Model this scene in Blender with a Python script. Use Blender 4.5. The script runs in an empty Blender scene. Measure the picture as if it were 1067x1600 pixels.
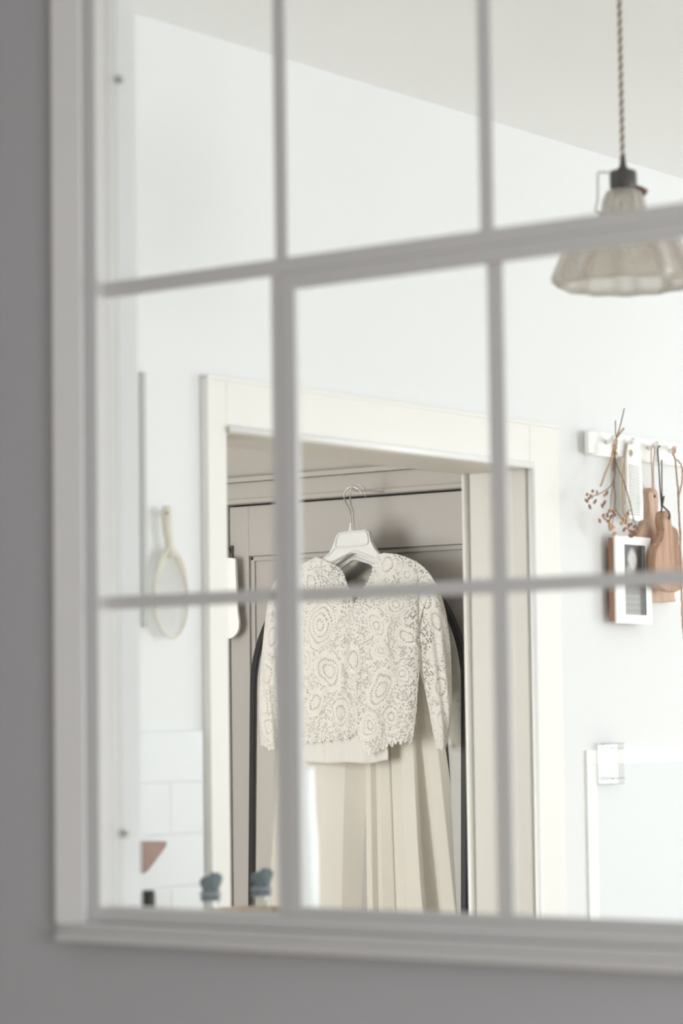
import bpy, bmesh, math, random
import numpy as np
from mathutils import Vector, Matrix

random.seed(7)
rng = np.random.default_rng(11)
SC = bpy.context.scene
COL = SC.collection

# ------------------------------------------------------------------ camera
cam_d = bpy.data.cameras.new('camera')
cam = bpy.data.objects.new('camera', cam_d)
COL.objects.link(cam)
SC.camera = cam
EYE = Vector((0.0, 0.0, 1.6))
_yaw, _pitch, _roll = 0.63872493, 0.07482775, 0.01316278
_f = Vector((-math.sin(_yaw) * math.cos(_pitch), math.cos(_yaw) * math.cos(_pitch), math.sin(_pitch)))
_r = Vector((math.cos(_yaw), math.sin(_yaw), 0))
_dn = -_r.cross(_f)
_r2 = _r * math.cos(_roll) + _dn * math.sin(_roll)
_d2 = -_r * math.sin(_roll) + _dn * math.cos(_roll)
m3 = Matrix((_r2, -_d2, -_f)).transposed()
cam.matrix_world = Matrix.Translation(EYE) @ m3.to_4x4()
cam_d.sensor_fit = 'VERTICAL'
cam_d.sensor_height = 36.0
cam_d.lens = 36.0 * 4260 / 1600
cam_d.clip_start = 0.05
cam_d.dof.use_dof = True
cam_d.dof.focus_distance = 5.75
cam_d.dof.aperture_fstop = 5.2

# ------------------------------------------------------------------ world, lights, exposure
w = bpy.data.worlds.new('world')
SC.world = w
w.use_nodes = True
w.node_tree.nodes['Background'].inputs[0].default_value = (0.80, 0.90, 1.0, 1)
w.node_tree.nodes['Background'].inputs[1].default_value = 1.0


def area(name, loc, direction, sx, sy, power, col):
    l = bpy.data.lights.new(name, 'AREA')
    l.shape = 'RECTANGLE'
    l.size = sx
    l.size_y = sy
    l.energy = power
    l.color = col
    o = bpy.data.objects.new(name, l)
    COL.objects.link(o)
    o.location = loc
    o.rotation_euler = Vector(direction).to_track_quat('-Z', 'Y').to_euler()
    return o


area('kitchen_daylight', (1.72, 4.5, 1.65), (-1, 0, 0), 1.5, 2.0, 66, (0.97, 0.99, 1.0))
area('kitchen_back_daylight', (-0.6, 6.32, 1.65), (0, -1, 0), 1.4, 1.4, 26, (0.97, 0.99, 1.0))
area('bedroom_daylight', (-4.0, 2.22, 1.6), (0, 1, 0), 1.1, 1.3, 54, (1.0, 0.99, 0.975))
area('hall_daylight', (1.12, 0.6, 1.5), (-1, 0, 0), 1.2, 1.2, 37, (0.98, 0.985, 1.0))

SC.view_settings.view_transform = 'Standard'
SC.view_settings.look = 'None'
SC.view_settings.gamma = 1
SC.view_settings.use_curve_mapping = False
SC.view_settings.exposure = 0.0
SC.cycles.use_denoising = True
SC.cycles.max_bounces = 14
SC.cycles.diffuse_bounces = 8
SC.cycles.glossy_bounces = 5
SC.cycles.transparent_max_bounces = 24
SC.cycles.caustics_reflective = False
SC.cycles.caustics_refractive = False


# ------------------------------------------------------------------ materials
def mat(name, col, rough=0.5, metal=0.0, spec=0.5, noise=0.0, nscale=20, bump=0.0, bscale=60, trans=0.0, sub=0.0, coat=0.0):
    m = bpy.data.materials.new(name)
    m.use_nodes = True
    nt = m.node_tree
    b = nt.nodes['Principled BSDF']
    b.inputs['Base Color'].default_value = (*col, 1)
    b.inputs['Roughness'].default_value = rough
    b.inputs['Metallic'].default_value = metal
    b.inputs['Specular IOR Level'].default_value = spec
    b.inputs['Transmission Weight'].default_value = trans
    b.inputs['Coat Weight'].default_value = coat
    if sub:
        b.inputs['Subsurface Weight'].default_value = sub
        b.inputs['Subsurface Scale'].default_value = 0.01
    tc = nt.nodes.new('ShaderNodeTexCoord')
    n = nt.nodes.new('ShaderNodeTexNoise')
    n.inputs['Scale'].default_value = nscale
    n.inputs['Detail'].default_value = 4
    nt.links.new(tc.outputs['Object'], n.inputs['Vector'])
    mx = nt.nodes.new('ShaderNodeMix')
    mx.data_type = 'RGBA'
    k = 1 - noise
    mx.inputs[6].default_value = (col[0] * k, col[1] * k, col[2] * k, 1)
    mx.inputs[7].default_value = (min(1, col[0] * (1 + noise * .5)), min(1, col[1] * (1 + noise * .5)), min(1, col[2] * (1 + noise * .5)), 1)
    nt.links.new(n.outputs['Fac'], mx.inputs[0])
    nt.links.new(mx.outputs[2], b.inputs['Base Color'])
    if bump:
        n2 = nt.nodes.new('ShaderNodeTexNoise')
        n2.inputs['Scale'].default_value = bscale
        n2.inputs['Detail'].default_value = 3
        nt.links.new(tc.outputs['Object'], n2.inputs['Vector'])
        bp = nt.nodes.new('ShaderNodeBump')
        bp.inputs['Strength'].default_value = bump
        bp.inputs['Distance'].default_value = 0.002
        nt.links.new(n2.outputs['Fac'], bp.inputs['Height'])
        nt.links.new(bp.outputs[0], b.inputs['Normal'])
    return m


def wood_mat(name, c1, c2, scale=1.0):
    m = mat(name, c1, 0.55)
    nt = m.node_tree
    b = nt.nodes['Principled BSDF']
    tc = nt.nodes.new('ShaderNodeTexCoord')
    mp = nt.nodes.new('ShaderNodeMapping')
    mp.inputs['Scale'].default_value = (60 * scale, 60 * scale, 5 * scale)
    n = nt.nodes.new('ShaderNodeTexNoise')
    n.inputs['Scale'].default_value = 2.2
    n.inputs['Detail'].default_value = 6
    n.inputs['Distortion'].default_value = 0.8
    cr = nt.nodes.new('ShaderNodeValToRGB')
    cr.color_ramp.elements[0].position = 0.32
    cr.color_ramp.elements[0].color = (*c2, 1)
    cr.color_ramp.elements[1].position = 0.62
    cr.color_ramp.elements[1].color = (*c1, 1)
    nt.links.new(tc.outputs['Object'], mp.inputs[0])
    nt.links.new(mp.outputs[0], n.inputs[0])
    nt.links.new(n.outputs['Fac'], cr.inputs[0])
    nt.links.new(cr.outputs[0], b.inputs['Base Color'])
    return m


def glass_mat(name, tint=(1, 1, 1), gl=0.05, rough=0.02):
    m = bpy.data.materials.new(name)
    m.use_nodes = True
    nt = m.node_tree
    nt.nodes.remove(nt.nodes['Principled BSDF'])
    out = nt.nodes['Material Output']
    t = nt.nodes.new('ShaderNodeBsdfTransparent')
    t.inputs[0].default_value = (*tint, 1)
    g = nt.nodes.new('ShaderNodeBsdfGlossy')
    g.inputs['Roughness'].default_value = rough
    lw = nt.nodes.new('ShaderNodeLayerWeight')
    lw.inputs['Blend'].default_value = 0.15
    mth = nt.nodes.new('ShaderNodeMath')
    mth.operation = 'MULTIPLY_ADD'
    mth.inputs[1].default_value = 0.5
    mth.inputs[2].default_value = gl
    mx = nt.nodes.new('ShaderNodeMixShader')
    nt.links.new(lw.outputs['Fresnel'], mth.inputs[0])
    nt.links.new(mth.outputs[0], mx.inputs[0])
    nt.links.new(t.outputs[0], mx.inputs[1])
    nt.links.new(g.outputs[0], mx.inputs[2])
    nt.links.new(mx.outputs[0], out.inputs[0])
    return m


def cloth_mat(name, col, transl=0.25, rough=0.8, alpha=1.0, bump=0.0, bscale=400, sheen=0.0):
    m = bpy.data.materials.new(name)
    m.use_nodes = True
    nt = m.node_tree
    b = nt.nodes['Principled BSDF']
    out = nt.nodes['Material Output']
    b.inputs['Base Color'].default_value = (*col, 1)
    b.inputs['Roughness'].default_value = rough
    b.inputs['Specular IOR Level'].default_value = 0.3
    b.inputs['Sheen Weight'].default_value = sheen
    tr = nt.nodes.new('ShaderNodeBsdfTranslucent')
    tr.inputs[0].default_value = (*col, 1)
    mx = nt.nodes.new('ShaderNodeMixShader')
    mx.inputs[0].default_value = transl
    nt.links.new(b.outputs[0], mx.inputs[1])
    nt.links.new(tr.outputs[0], mx.inputs[2])
    last = mx
    if alpha < 1:
        tp = nt.nodes.new('ShaderNodeBsdfTransparent')
        m2 = nt.nodes.new('ShaderNodeMixShader')
        m2.inputs[0].default_value = alpha
        nt.links.new(tp.outputs[0], m2.inputs[1])
        nt.links.new(mx.outputs[0], m2.inputs[2])
        last = m2
    nt.links.new(last.outputs[0], out.inputs[0])
    if bump:
        tc = nt.nodes.new('ShaderNodeTexCoord')
        n = nt.nodes.new('ShaderNodeTexNoise')
        n.inputs['Scale'].default_value = bscale
        nt.links.new(tc.outputs['Object'], n.inputs['Vector'])
        bp = nt.nodes.new('ShaderNodeBump')
        bp.inputs['Strength'].default_value = bump
        bp.inputs['Distance'].default_value = 0.001
        nt.links.new(n.outputs['Fac'], bp.inputs['Height'])
        nt.links.new(bp.outputs[0], b.inputs['Normal'])
    return m


M = dict(
    hall=mat('hall_wall_paint', (0.58, 0.58, 0.59), 0.8, noise=0.02, nscale=3, bump=0.1, bscale=90),
    frame=mat('window_frame_paint', (0.76, 0.75, 0.73), 0.45, noise=0.02),
    lit_trim=mat('window_frame_paint_lit', (0.93, 0.92, 0.90), 0.45, noise=0.02),  # frame paint lightened; the light falling on the casing is put into the colour
    kit=mat('kitchen_wall_paint', (0.82, 0.83, 0.83), 0.75, noise=0.015, nscale=2, bump=0.08, bscale=120),
    ceil=mat('ceiling_paint', (0.90, 0.90, 0.895), 0.9, noise=0.01),
    casing=mat('casing_paint', (0.84, 0.825, 0.785), 0.45, noise=0.02, nscale=6),
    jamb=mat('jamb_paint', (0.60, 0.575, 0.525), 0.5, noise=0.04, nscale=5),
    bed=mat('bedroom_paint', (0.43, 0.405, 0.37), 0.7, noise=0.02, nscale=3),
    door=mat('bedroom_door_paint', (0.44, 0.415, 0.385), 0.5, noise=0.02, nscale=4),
    dark=mat('gap_dark', (0.02, 0.018, 0.015), 0.8),
    floor=wood_mat('floor_oak', (0.56, 0.50, 0.43), (0.48, 0.42, 0.35), 0.3),
    tile=mat('tile_glaze', (0.80, 0.82, 0.835), 0.15, noise=0.02, nscale=8),
    grout=mat('tile_grout', (0.78, 0.795, 0.81), 0.9),
    white=mat('white_gloss_paint', (0.93, 0.93, 0.91), 0.35),
    whiteplastic=mat('white_plastic', (0.72, 0.72, 0.70), 0.35, sub=0.05),
    metal=mat('chrome', (0.42, 0.405, 0.38), 0.25, metal=1.0),
    hinge=mat('aged_steel', (0.16, 0.13, 0.11), 0.5, metal=0.6),
    black=mat('black_metal', (0.018, 0.017, 0.016), 0.45, metal=0.2),
    socket=mat('socket_metal', (0.10, 0.095, 0.09), 0.45, metal=0.7),
    socketred=mat('socket_red_brown', (0.16, 0.06, 0.04), 0.5),
    beech=wood_mat('beech_wood', (0.66, 0.46, 0.34), (0.54, 0.35, 0.25)),
    olive=wood_mat('olive_wood', (0.58, 0.37, 0.25), (0.38, 0.21, 0.13)),
    framewood=wood_mat('frame_side_wood', (0.42, 0.24, 0.17), (0.32, 0.17, 0.11)),
    paleWood=wood_mat('pale_wood', (0.78, 0.69, 0.55), (0.70, 0.60, 0.46)),
    twine=mat('twine', (0.52, 0.36, 0.26), 0.9, noise=0.3, nscale=300),
    pinktwine=mat('pink_twine', (0.70, 0.50, 0.42), 0.9, noise=0.2, nscale=300),
    leather=mat('dark_leather', (0.055, 0.035, 0.03), 0.6),
    stem=mat('dry_stem', (0.22, 0.13, 0.10), 0.8, noise=0.3, nscale=200),
    stemtan=mat('tan_stem', (0.56, 0.38, 0.24), 0.8, noise=0.2, nscale=200),
    berry=mat('dried_berry', (0.36, 0.17, 0.12), 0.7, noise=0.35, nscale=250),
    berrytan=mat('dried_flower', (0.62, 0.40, 0.24), 0.7, noise=0.35, nscale=250),
    enamel=mat('cream_enamel', (0.74, 0.71, 0.61), 0.35, noise=0.05),
    mesh=cloth_mat('fine_sieve_mesh', (0.82, 0.82, 0.80), 0.4, 0.6, alpha=0.75),
    blue=mat('blue_grey_cloth', (0.17, 0.215, 0.235), 0.85, noise=0.25, nscale=60, bump=0.5, bscale=120),
    grey=mat('grey_ribbon', (0.30, 0.33, 0.36), 0.8),
    terracotta=mat('terracotta', (0.40, 0.27, 0.23), 0.8, noise=0.25, nscale=60),
    bottleglass=glass_mat('bottle_glass', (0.95, 0.97, 0.96), 0.12, 0.08),
    pane=glass_mat('pane_glass', (0.985, 0.99, 0.985), 0.008, 0.0),
    wicker=mat('tan_wicker', (0.58, 0.43, 0.31), 0.8, noise=0.3, nscale=120),
    milk=mat('milky_glass', (0.90, 0.93, 0.93), 0.2, sub=0.1),
    satin=cloth_mat('cream_satin', (0.83, 0.80, 0.72), 0.22, 0.5, sheen=0.2),
    cami=cloth_mat('white_chiffon', (0.88, 0.87, 0.83), 0.35, 0.6, bump=0.2, bscale=60),
    lace=cloth_mat('ivory_lace', (0.90, 0.88, 0.83), 0.30, 0.75, bump=0.0),
    acrylic=glass_mat('frosted_acrylic', (0.91, 0.91, 0.90), 0.04, 0.35),
    strap=mat('shadow_gap_grey', (0.40, 0.39, 0.37), 0.5),  # grey that stands for the shadow gap on the front hanger
)

# mirror
mm = bpy.data.materials.new('mirror_glass')
mm.use_nodes = True
_b = mm.node_tree.nodes['Principled BSDF']
_b.inputs['Metallic'].default_value = 1.0
_b.inputs['Roughness'].default_value = 0.2
_b.inputs['Base Color'].default_value = (0.80, 0.80, 0.78, 1)
M['mirror'] = mm

# fluted lamp shade glass
sg = bpy.data.materials.new('fluted_shade_glass')
sg.use_nodes = True
nt = sg.node_tree
_b = nt.nodes['Principled BSDF']
_b.inputs['Base Color'].default_value = (0.64, 0.60, 0.56, 1)
_b.inputs['Roughness'].default_value = 0.12
_t = nt.nodes.new('ShaderNodeBsdfTransparent')
_t.inputs[0].default_value = (0.93, 0.91, 0.88, 1)
_m = nt.nodes.new('ShaderNodeMixShader')
_lw = nt.nodes.new('ShaderNodeLayerWeight')
_lw.inputs[0].default_value = 0.45
_ma = nt.nodes.new('ShaderNodeMath')
_ma.operation = 'MULTIPLY_ADD'
_ma.inputs[1].default_value = 0.7
_ma.inputs[2].default_value = 0.20
nt.links.new(_lw.outputs['Facing'], _ma.inputs[0])
nt.links.new(_ma.outputs[0], _m.inputs[0])
nt.links.new(_t.outputs[0], _m.inputs[1])
nt.links.new(_b.outputs[0], _m.inputs[2])
nt.links.new(_m.outputs[0], nt.nodes['Material Output'].inputs[0])
M['shade'] = sg


# the black-and-white photograph in the frame (flat print)
def print_mat():
    m = bpy.data.materials.new('photo_print')
    m.use_nodes = True
    nt = m.node_tree
    b = nt.nodes['Principled BSDF']
    b.inputs['Roughness'].default_value = 0.35
    tc = nt.nodes.new('ShaderNodeTexCoord')
    N = nt.nodes.new
    L = nt.links.new
    sep = N('ShaderNodeSeparateXYZ')
    L(tc.outputs['Object'], sep.inputs[0])

    def math_(op, a, b_=None):
        n = N('ShaderNodeMath')
        n.operation = op
        for i, v in enumerate((a, b_)):
            if v is None:
                continue
            if isinstance(v, (int, float)):
                n.inputs[i].default_value = v
            else:
                L(v, n.inputs[i])
        return n.outputs[0]
    nz = N('ShaderNodeTexNoise')
    nz.inputs['Scale'].default_value = 70
    nz.inputs['Detail'].default_value = 4
    L(tc.outputs['Object'], nz.inputs['Vector'])
    wob = math_('MULTIPLY', math_('SUBTRACT', nz.outputs['Fac'], 0.5), 0.9)

    def blob(cy, cz, ry, rz):
        a = math_('DIVIDE', math_('SUBTRACT', sep.outputs['Y'], cy), ry)
        c = math_('DIVIDE', math_('SUBTRACT', sep.outputs['Z'], cz), rz)
        d = math_('ADD', math_('MULTIPLY', a, a), math_('MULTIPLY', c, c))
        d = math_('ADD', d, wob)
        mr = N('ShaderNodeMapRange')
        mr.inputs['From Min'].default_value = 1.3
        mr.inputs['From Max'].default_value = 0.4
        L(d, mr.inputs['Value'])
        return mr.outputs[0]
    v = math_('MAXIMUM', math_('MULTIPLY', blob(-0.008, 0.036, 0.016, 0.02), 0.55), math_('MULTIPLY', blob(-0.014, 0.016, 0.018, 0.014), 0.30))
    v = math_('MAXIMUM', v, math_('MULTIPLY', blob(0.03, 0.035, 0.006, 0.03), 0.18))
    low = N('ShaderNodeMapRange')
    low.inputs['From Min'].default_value = -0.008
    low.inputs['From Max'].default_value = -0.03
    L(sep.outputs['Z'], low.inputs['Value'])
    gr = math_('MULTIPLY', math_('ADD', math_('SINE', math_('MULTIPLY', sep.outputs['Y'], 600)), 1.0),
               math_('ADD', math_('SINE', math_('MULTIPLY', sep.outputs['Z'], 600)), 1.0))
    lowv = math_('ADD', 0.24, math_('MULTIPLY', gr, 0.03))
    left = N('ShaderNodeMapRange')
    left.inputs['From Min'].default_value = 0.022
    left.inputs['From Max'].default_value = 0.012
    L(sep.outputs['Y'], left.inputs['Value'])
    v = math_('MAXIMUM', v, math_('MULTIPLY', math_('MULTIPLY', lowv, low.outputs[0]), left.outputs[0]))
    v = math_('ADD', v, 0.05)
    comb = N('ShaderNodeCombineColor')
    L(v, comb.inputs[0])
    L(math_('MULTIPLY', v, 0.97), comb.inputs[1])
    L(math_('MULTIPLY', v, 0.92), comb.inputs[2])
    L(comb.outputs[0], b.inputs['Base Color'])
    return m


M['print'] = print_mat()


# ------------------------------------------------------------------ helpers
def link(name, me, m=None, parent=None, loc=None):
    o = bpy.data.objects.new(name, me)
    COL.objects.link(o)
    if m is not None and me is not None and not me.materials:
        me.materials.append(m)
    if parent is not None:
        o.parent = parent
    if loc is not None:
        o.location = loc
    return o


def thing(name, label, cat, loc, group=None, rotz=0):
    o = bpy.data.objects.new(name, None)
    o.empty_display_size = 0.05
    COL.objects.link(o)
    o.location = loc
    o.rotation_euler = (0, 0, rotz)
    o['label'] = label
    o['category'] = cat
    if group:
        o['group'] = group
    return o


def tag(o, label, cat, group=None):
    o['label'] = label
    o['category'] = cat
    if group:
        o['group'] = group
    return o


def sempty(name, loc=(0, 0, 0)):
    o = bpy.data.objects.new(name, None)
    COL.objects.link(o)
    o.location = loc
    o['kind'] = 'structure'
    return o


def fin(bm, name, m, parent=None, smooth=False, origin=None, auto=None):
    """bm in world coordinates -> object, local to parent empty (unrotated) or origin"""
    off = Vector(origin) if origin is not None else (Vector(parent_world(parent)) if parent is not None else Vector((0, 0, 0)))
    bmesh.ops.translate(bm, verts=bm.verts, vec=-off)
    bmesh.ops.recalc_face_normals(bm, faces=bm.faces)
    me = bpy.data.meshes.new(name)
    bm.to_mesh(me)
    bm.free()
    if smooth:
        me.polygons.foreach_set('use_smooth', [True] * len(me.polygons))
    o = link(name, me, m, parent)
    if origin is not None:
        o.location = off - (Vector(parent_world(parent)) if parent is not None else Vector((0, 0, 0)))
    if auto is not None:
        try:
            me.polygons.foreach_set('use_smooth', [True] * len(me.polygons))
            me.set_sharp_from_angle(angle=math.radians(auto))
        except Exception:
            pass
    return o


def parent_world(p):
    v = Vector((0, 0, 0))
    while p is not None:
        v += p.location
        p = p.parent
    return v


def box(bm, x0, x1, y0, y1, z0, z1, bev=0.0):
    r = bmesh.ops.create_cube(bm, size=1.0)
    vs = r['verts']
    for v in vs:
        v.co = Vector(((x0 + x1) / 2 + v.co.x * (x1 - x0), (y0 + y1) / 2 + v.co.y * (y1 - y0), (z0 + z1) / 2 + v.co.z * (z1 - z0)))
    if bev > 0:
        es = list({e for v in vs for e in v.link_edges})
        bmesh.ops.bevel(bm, geom=es, offset=bev, segments=2, affect='EDGES', profile=0.6)


def boxes(name, lst, m, parent=None, bev=0.0, structure=False):
    bm = bmesh.new()
    for b in lst:
        box(bm, *b, bev=bev)
    o = fin(bm, name, m, parent)
    if structure:
        o['kind'] = 'structure'
    return o


def lathe(bm, c, prof, n=32, flute=0, famp=0.0):
    """prof: list of (r, z); axis Z through c"""
    rings = []
    for (r, z) in prof:
        ring = []
        for i in range(n):
            a = 2 * math.pi * i / n
            rr = r * (1 + famp * math.cos(flute * a) * (r > 0.03)) if flute else r
            ring.append(bm.verts.new((c[0] + rr * math.cos(a), c[1] + rr * math.sin(a), c[2] + z)))
        rings.append(ring)
    for a, b in zip(rings[:-1], rings[1:]):
        for i in range(n):
            bm.faces.new((a[i], a[(i + 1) % n], b[(i + 1) % n], b[i]))
    return rings


def capped_lathe(bm, c, prof, n=32):
    r = lathe(bm, c, prof, n)
    bm.faces.new(r[0][::-1])
    bm.faces.new(r[-1])


def tube(bm, pts, r, n=6, closed=False):
    pts = [Vector(p) for p in pts]
    rad = r if isinstance(r, (list, tuple)) else [r] * len(pts)
    rings = []
    up = None
    for i, p in enumerate(pts):
        if closed:
            t = pts[(i + 1) % len(pts)] - pts[i - 1]
        else:
            t = pts[min(i + 1, len(pts) - 1)] - pts[max(i - 1, 0)]
        if t.length < 1e-9:
            t = Vector((0, 0, 1))
        t.normalize()
        if up is None:
            up = Vector((1, 0, 0)) if abs(t.x) < 0.9 else Vector((0, 1, 0))
        a = (up - t * up.dot(t))
        if a.length < 1e-6:
            a = t.orthogonal()
        a.normalize()
        up = a
        b = t.cross(a)
        rings.append([bm.verts.new(p + (a * math.cos(2 * math.pi * k / n) + b * math.sin(2 * math.pi * k / n)) * rad[i]) for k in range(n)])
    m_ = len(rings)
    for i in range(m_ if closed else m_ - 1):
        A, B = rings[i], rings[(i + 1) % m_]
        for k in range(n):
            bm.faces.new((A[k], A[(k + 1) % n], B[(k + 1) % n], B[k]))
    if not closed:
        bm.faces.new(rings[0][::-1])
        bm.faces.new(rings[-1])


def spline(pts, k=8, closed=False):
    """Catmull-Rom through pts (any dimension)"""
    P = [np.array(p, float) for p in pts]
    n = len(P)
    out = []
    rngi = range(n if closed else n - 1)
    for i in rngi:
        p0 = P[i - 1] if (closed or i > 0) else P[0]
        p1 = P[i]
        p2 = P[(i + 1) % n]
        p3 = P[(i + 2) % n] if (closed or i + 2 < n) else P[-1]
        for j in range(k):
            t = j / k
            out.append(0.5 * ((2 * p1) + (-p0 + p2) * t + (2 * p0 - 5 * p1 + 4 * p2 - p3) * t * t + (-p0 + 3 * p1 - 3 * p2 + p3) * t ** 3))
    if not closed:
        out.append(P[-1])
    return [tuple(o) for o in out]


def plate_yz(bm, pts, x_front, x_back, bev=0.002):
    """outline in (Y,Z), extruded along X"""
    vs = [bm.verts.new((x_front, p[0], p[1])) for p in pts]
    f = bm.faces.new(vs)
    r = bmesh.ops.extrude_face_region(bm, geom=[f])
    nv = [g for g in r['geom'] if isinstance(g, bmesh.types.BMVert)]
    for v in nv:
        v.co.x = x_back
    if bev:
        es = [e for e in bm.edges if abs(e.verts[0].co.x - e.verts[1].co.x) < 1e-7]
        bmesh.ops.bevel(bm, geom=es, offset=bev, segments=2, affect='EDGES', profile=0.6)


def plate_xz(bm, pts, y_front, y_back, bev=0.002):
    vs = [bm.verts.new((p[0], y_front, p[1])) for p in pts]
    f = bm.faces.new(vs)
    r = bmesh.ops.extrude_face_region(bm, geom=[f])
    for g in r['geom']:
        if isinstance(g, bmesh.types.BMVert):
            g.co.y = y_back
    if bev:
        es = [e for e in bm.edges if abs(e.verts[0].co.y - e.verts[1].co.y) < 1e-7]
        bmesh.ops.bevel(bm, geom=es, offset=bev, segments=2, affect='EDGES', profile=0.6)


def wy(y, z, off):
    """point seen on the left wall at (y, z), brought 'off' metres out from that wall"""
    k = (2.5 - off) / 2.5
    return Vector((-2.5 + off, y * k, 1.6 + (z - 1.6) * k))


# ------------------------------------------------------------------ room shells
XL, XJ = -2.5, -2.622            # left kitchen wall, its far side
YF, YK = 2.175, 2.247            # hall side and kitchen side of the window wall
YB = 4.994                       # bedroom door plane
H = 2.6
WX0, WX1, WZ0, WZ1 = -1.946, -0.93, 1.385, 2.43   # window opening

boxes('floor', [(-5.3, 1.8, 2.21, 6.4, -0.1, 0), (-5.3, 2.3, -1.7, 2.21, -0.1, 0)], M['floor'], structure=True)
boxes('ceiling', [(-5.3, 1.8, 2.21, 6.4, H, H + .1), (-5.3, 2.3, -1.7, 2.21, H, H + .1)], M['ceil'], structure=True)
# window wall: hall half and kitchen half so that each side has its own paint
ymid = 2.21
for nm, y0, y1, mt in (('wall_front', YF, ymid, M['hall']), ('wall_front_inner', ymid, YK, M['kit'])):
    boxes(nm, [(-3.3 if mt is M['hall'] else XJ, WX0 - .012, y0, y1, 0, H), (WX1 + .012, 1.8, y0, y1, 0, H), (WX0 - .012, WX1 + .012, y0, y1, 0, WZ0), (WX0 - .012, WX1 + .012, y0, y1, WZ1, H)], mt, structure=True)
# hall
boxes('wall_hall_left', [(-3.4, -3.3, -1.6, YF, 0, H)], M['hall'], structure=True)
boxes('wall_hall_right', [(1.2, 1.3, -1.6, YF, 0, 0.85), (1.2, 1.3, -1.6, YF, 2.15, H), (1.2, 1.3, -1.6, -0.05, 0.85, 2.15), (1.2, 1.3, 1.25, YF, 0.85, 2.15)], M['hall'], structure=True)
boxes('wall_hall_rear', [(-3.4, 1.3, -1.7, -1.6, 0, H)], M['hall'], structure=True)
# kitchen
DY0, DY1, DZ = 3.078, 3.884, 2.0135
wl = boxes('wall_left', [(XJ + .01, XL, YK, DY0 - .02, 0, H), (XJ + .01, XL, DY1 + .02, 6.4, 0, H), (XJ + .01, XL, DY0 - .02, DY1 + .02, DZ + .02, H)], M['kit'], structure=True)
boxes('wall_right', [(1.7, 1.8, YK, 6.4, 0, 0.85), (1.7, 1.8, YK, 6.4, 2.4, H), (1.7, 1.8, YK, 3.45, 0.85, 2.4), (1.7, 1.8, 5.55, 6.4, 0.85, 2.4)], M['kit'], structure=True)
boxes('wall_back', [(XL, 1.8, 6.3, 6.4, 0, 0.9), (XL, 1.8, 6.3, 6.4, 2.4, H), (XL, -1.35, 6.3, 6.4, 0.9, 2.4), (0.15, 1.8, 6.3, 6.4, 0.9, 2.4)], M['kit'], structure=True)
# bedroom
BDX0, BDX1, BDZ = -4.034, -3.20, 2.097
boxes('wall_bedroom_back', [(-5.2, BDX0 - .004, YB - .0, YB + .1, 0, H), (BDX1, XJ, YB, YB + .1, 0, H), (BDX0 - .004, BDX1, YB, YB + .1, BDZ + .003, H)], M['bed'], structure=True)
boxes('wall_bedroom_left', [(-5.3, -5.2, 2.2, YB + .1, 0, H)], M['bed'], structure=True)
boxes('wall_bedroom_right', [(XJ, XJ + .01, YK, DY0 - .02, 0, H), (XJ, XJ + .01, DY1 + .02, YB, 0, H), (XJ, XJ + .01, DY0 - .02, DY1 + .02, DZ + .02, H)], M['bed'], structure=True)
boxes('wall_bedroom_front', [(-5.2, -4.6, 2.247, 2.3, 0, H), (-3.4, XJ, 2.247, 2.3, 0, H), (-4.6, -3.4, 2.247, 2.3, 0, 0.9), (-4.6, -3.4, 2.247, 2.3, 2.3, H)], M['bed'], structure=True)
boxes('baseboard_left', [(XL, XL + .014, YK, DY0 - .1, 0, .12), (XL, XL + .014, DY1 + .1, 6.3, 0, .12)], M['casing'], bev=.003, structure=True)

# ------------------------------------------------------------------ doorway in the left wall (door_1)
d1 = sempty('door_1', (XL, DY0, 0))
# jamb lining
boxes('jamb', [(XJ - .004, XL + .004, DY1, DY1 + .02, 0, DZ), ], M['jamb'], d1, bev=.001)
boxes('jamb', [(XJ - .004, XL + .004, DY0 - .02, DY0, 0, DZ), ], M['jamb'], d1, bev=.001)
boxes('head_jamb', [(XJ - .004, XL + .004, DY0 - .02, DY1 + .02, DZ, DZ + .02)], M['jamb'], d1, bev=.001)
# rounded far edge bead of the jamb
bm = bmesh.new()
tube(bm, [(XJ + .005, DY1 - .0015, 0), (XJ + .005, DY1 - .0015, DZ - .002)], .0055, 10)
tube(bm, [(XJ + .005, DY0 + .0015, 0), (XJ + .005, DY0 + .0015, DZ - .002)], .0055, 10)
fin(bm, 'jamb_bead', M['casing'], d1, smooth=True)


def casing_bar(y0, y1, z0, z1, name):
    bm = bmesh.new()
    box(bm, XL, XL + .011, y0, y1, z0, z1, bev=.002)
    return fin(bm, name, M['casing'], d1)


casing_bar(DY1 + .006, DY1 + .098, 0, 2.094, 'casing')
casing_bar(DY0 - .044, DY0 - .004, 0, 2.094, 'casing')
casing_bar(DY0 - .004, DY1 + .006, 2.022, 2.094, 'head_casing')
# inner bead and backband
bm = bmesh.new()
tube(bm, [(XL + .011, DY1 + .010, 0), (XL + .011, DY1 + .010, 2.02)], .0065, 10)
fin(bm, 'casing_bead', M['white'], d1, smooth=True)
bm = bmesh.new()
tube(bm, [(XL + .016, DY0 - .002, 2.020), (XL + .016, DY1 + .006, 2.020)], .006, 10)
fin(bm, 'casing_bead', M['white'], d1, smooth=True)
boxes('cap_moulding', [(XL, XL + .014, DY0 - .050, DY1 + .100, 2.090, 2.096)], M['casing'], d1, bev=.001)
boxes('backband', [(XL, XL + .0135, DY0 - .050, DY0 - .042, 0, 2.094)], M['casing'], d1, bev=.002)

# thin grey edging strip on the wall at the left
boxes('trim_1', [(XL, XL + .008, 2.893, 2.900, 1.728, 2.087)], mat('grey_edging', (0.60, 0.60, 0.59), 0.5), bev=.001, structure=True)

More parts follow.
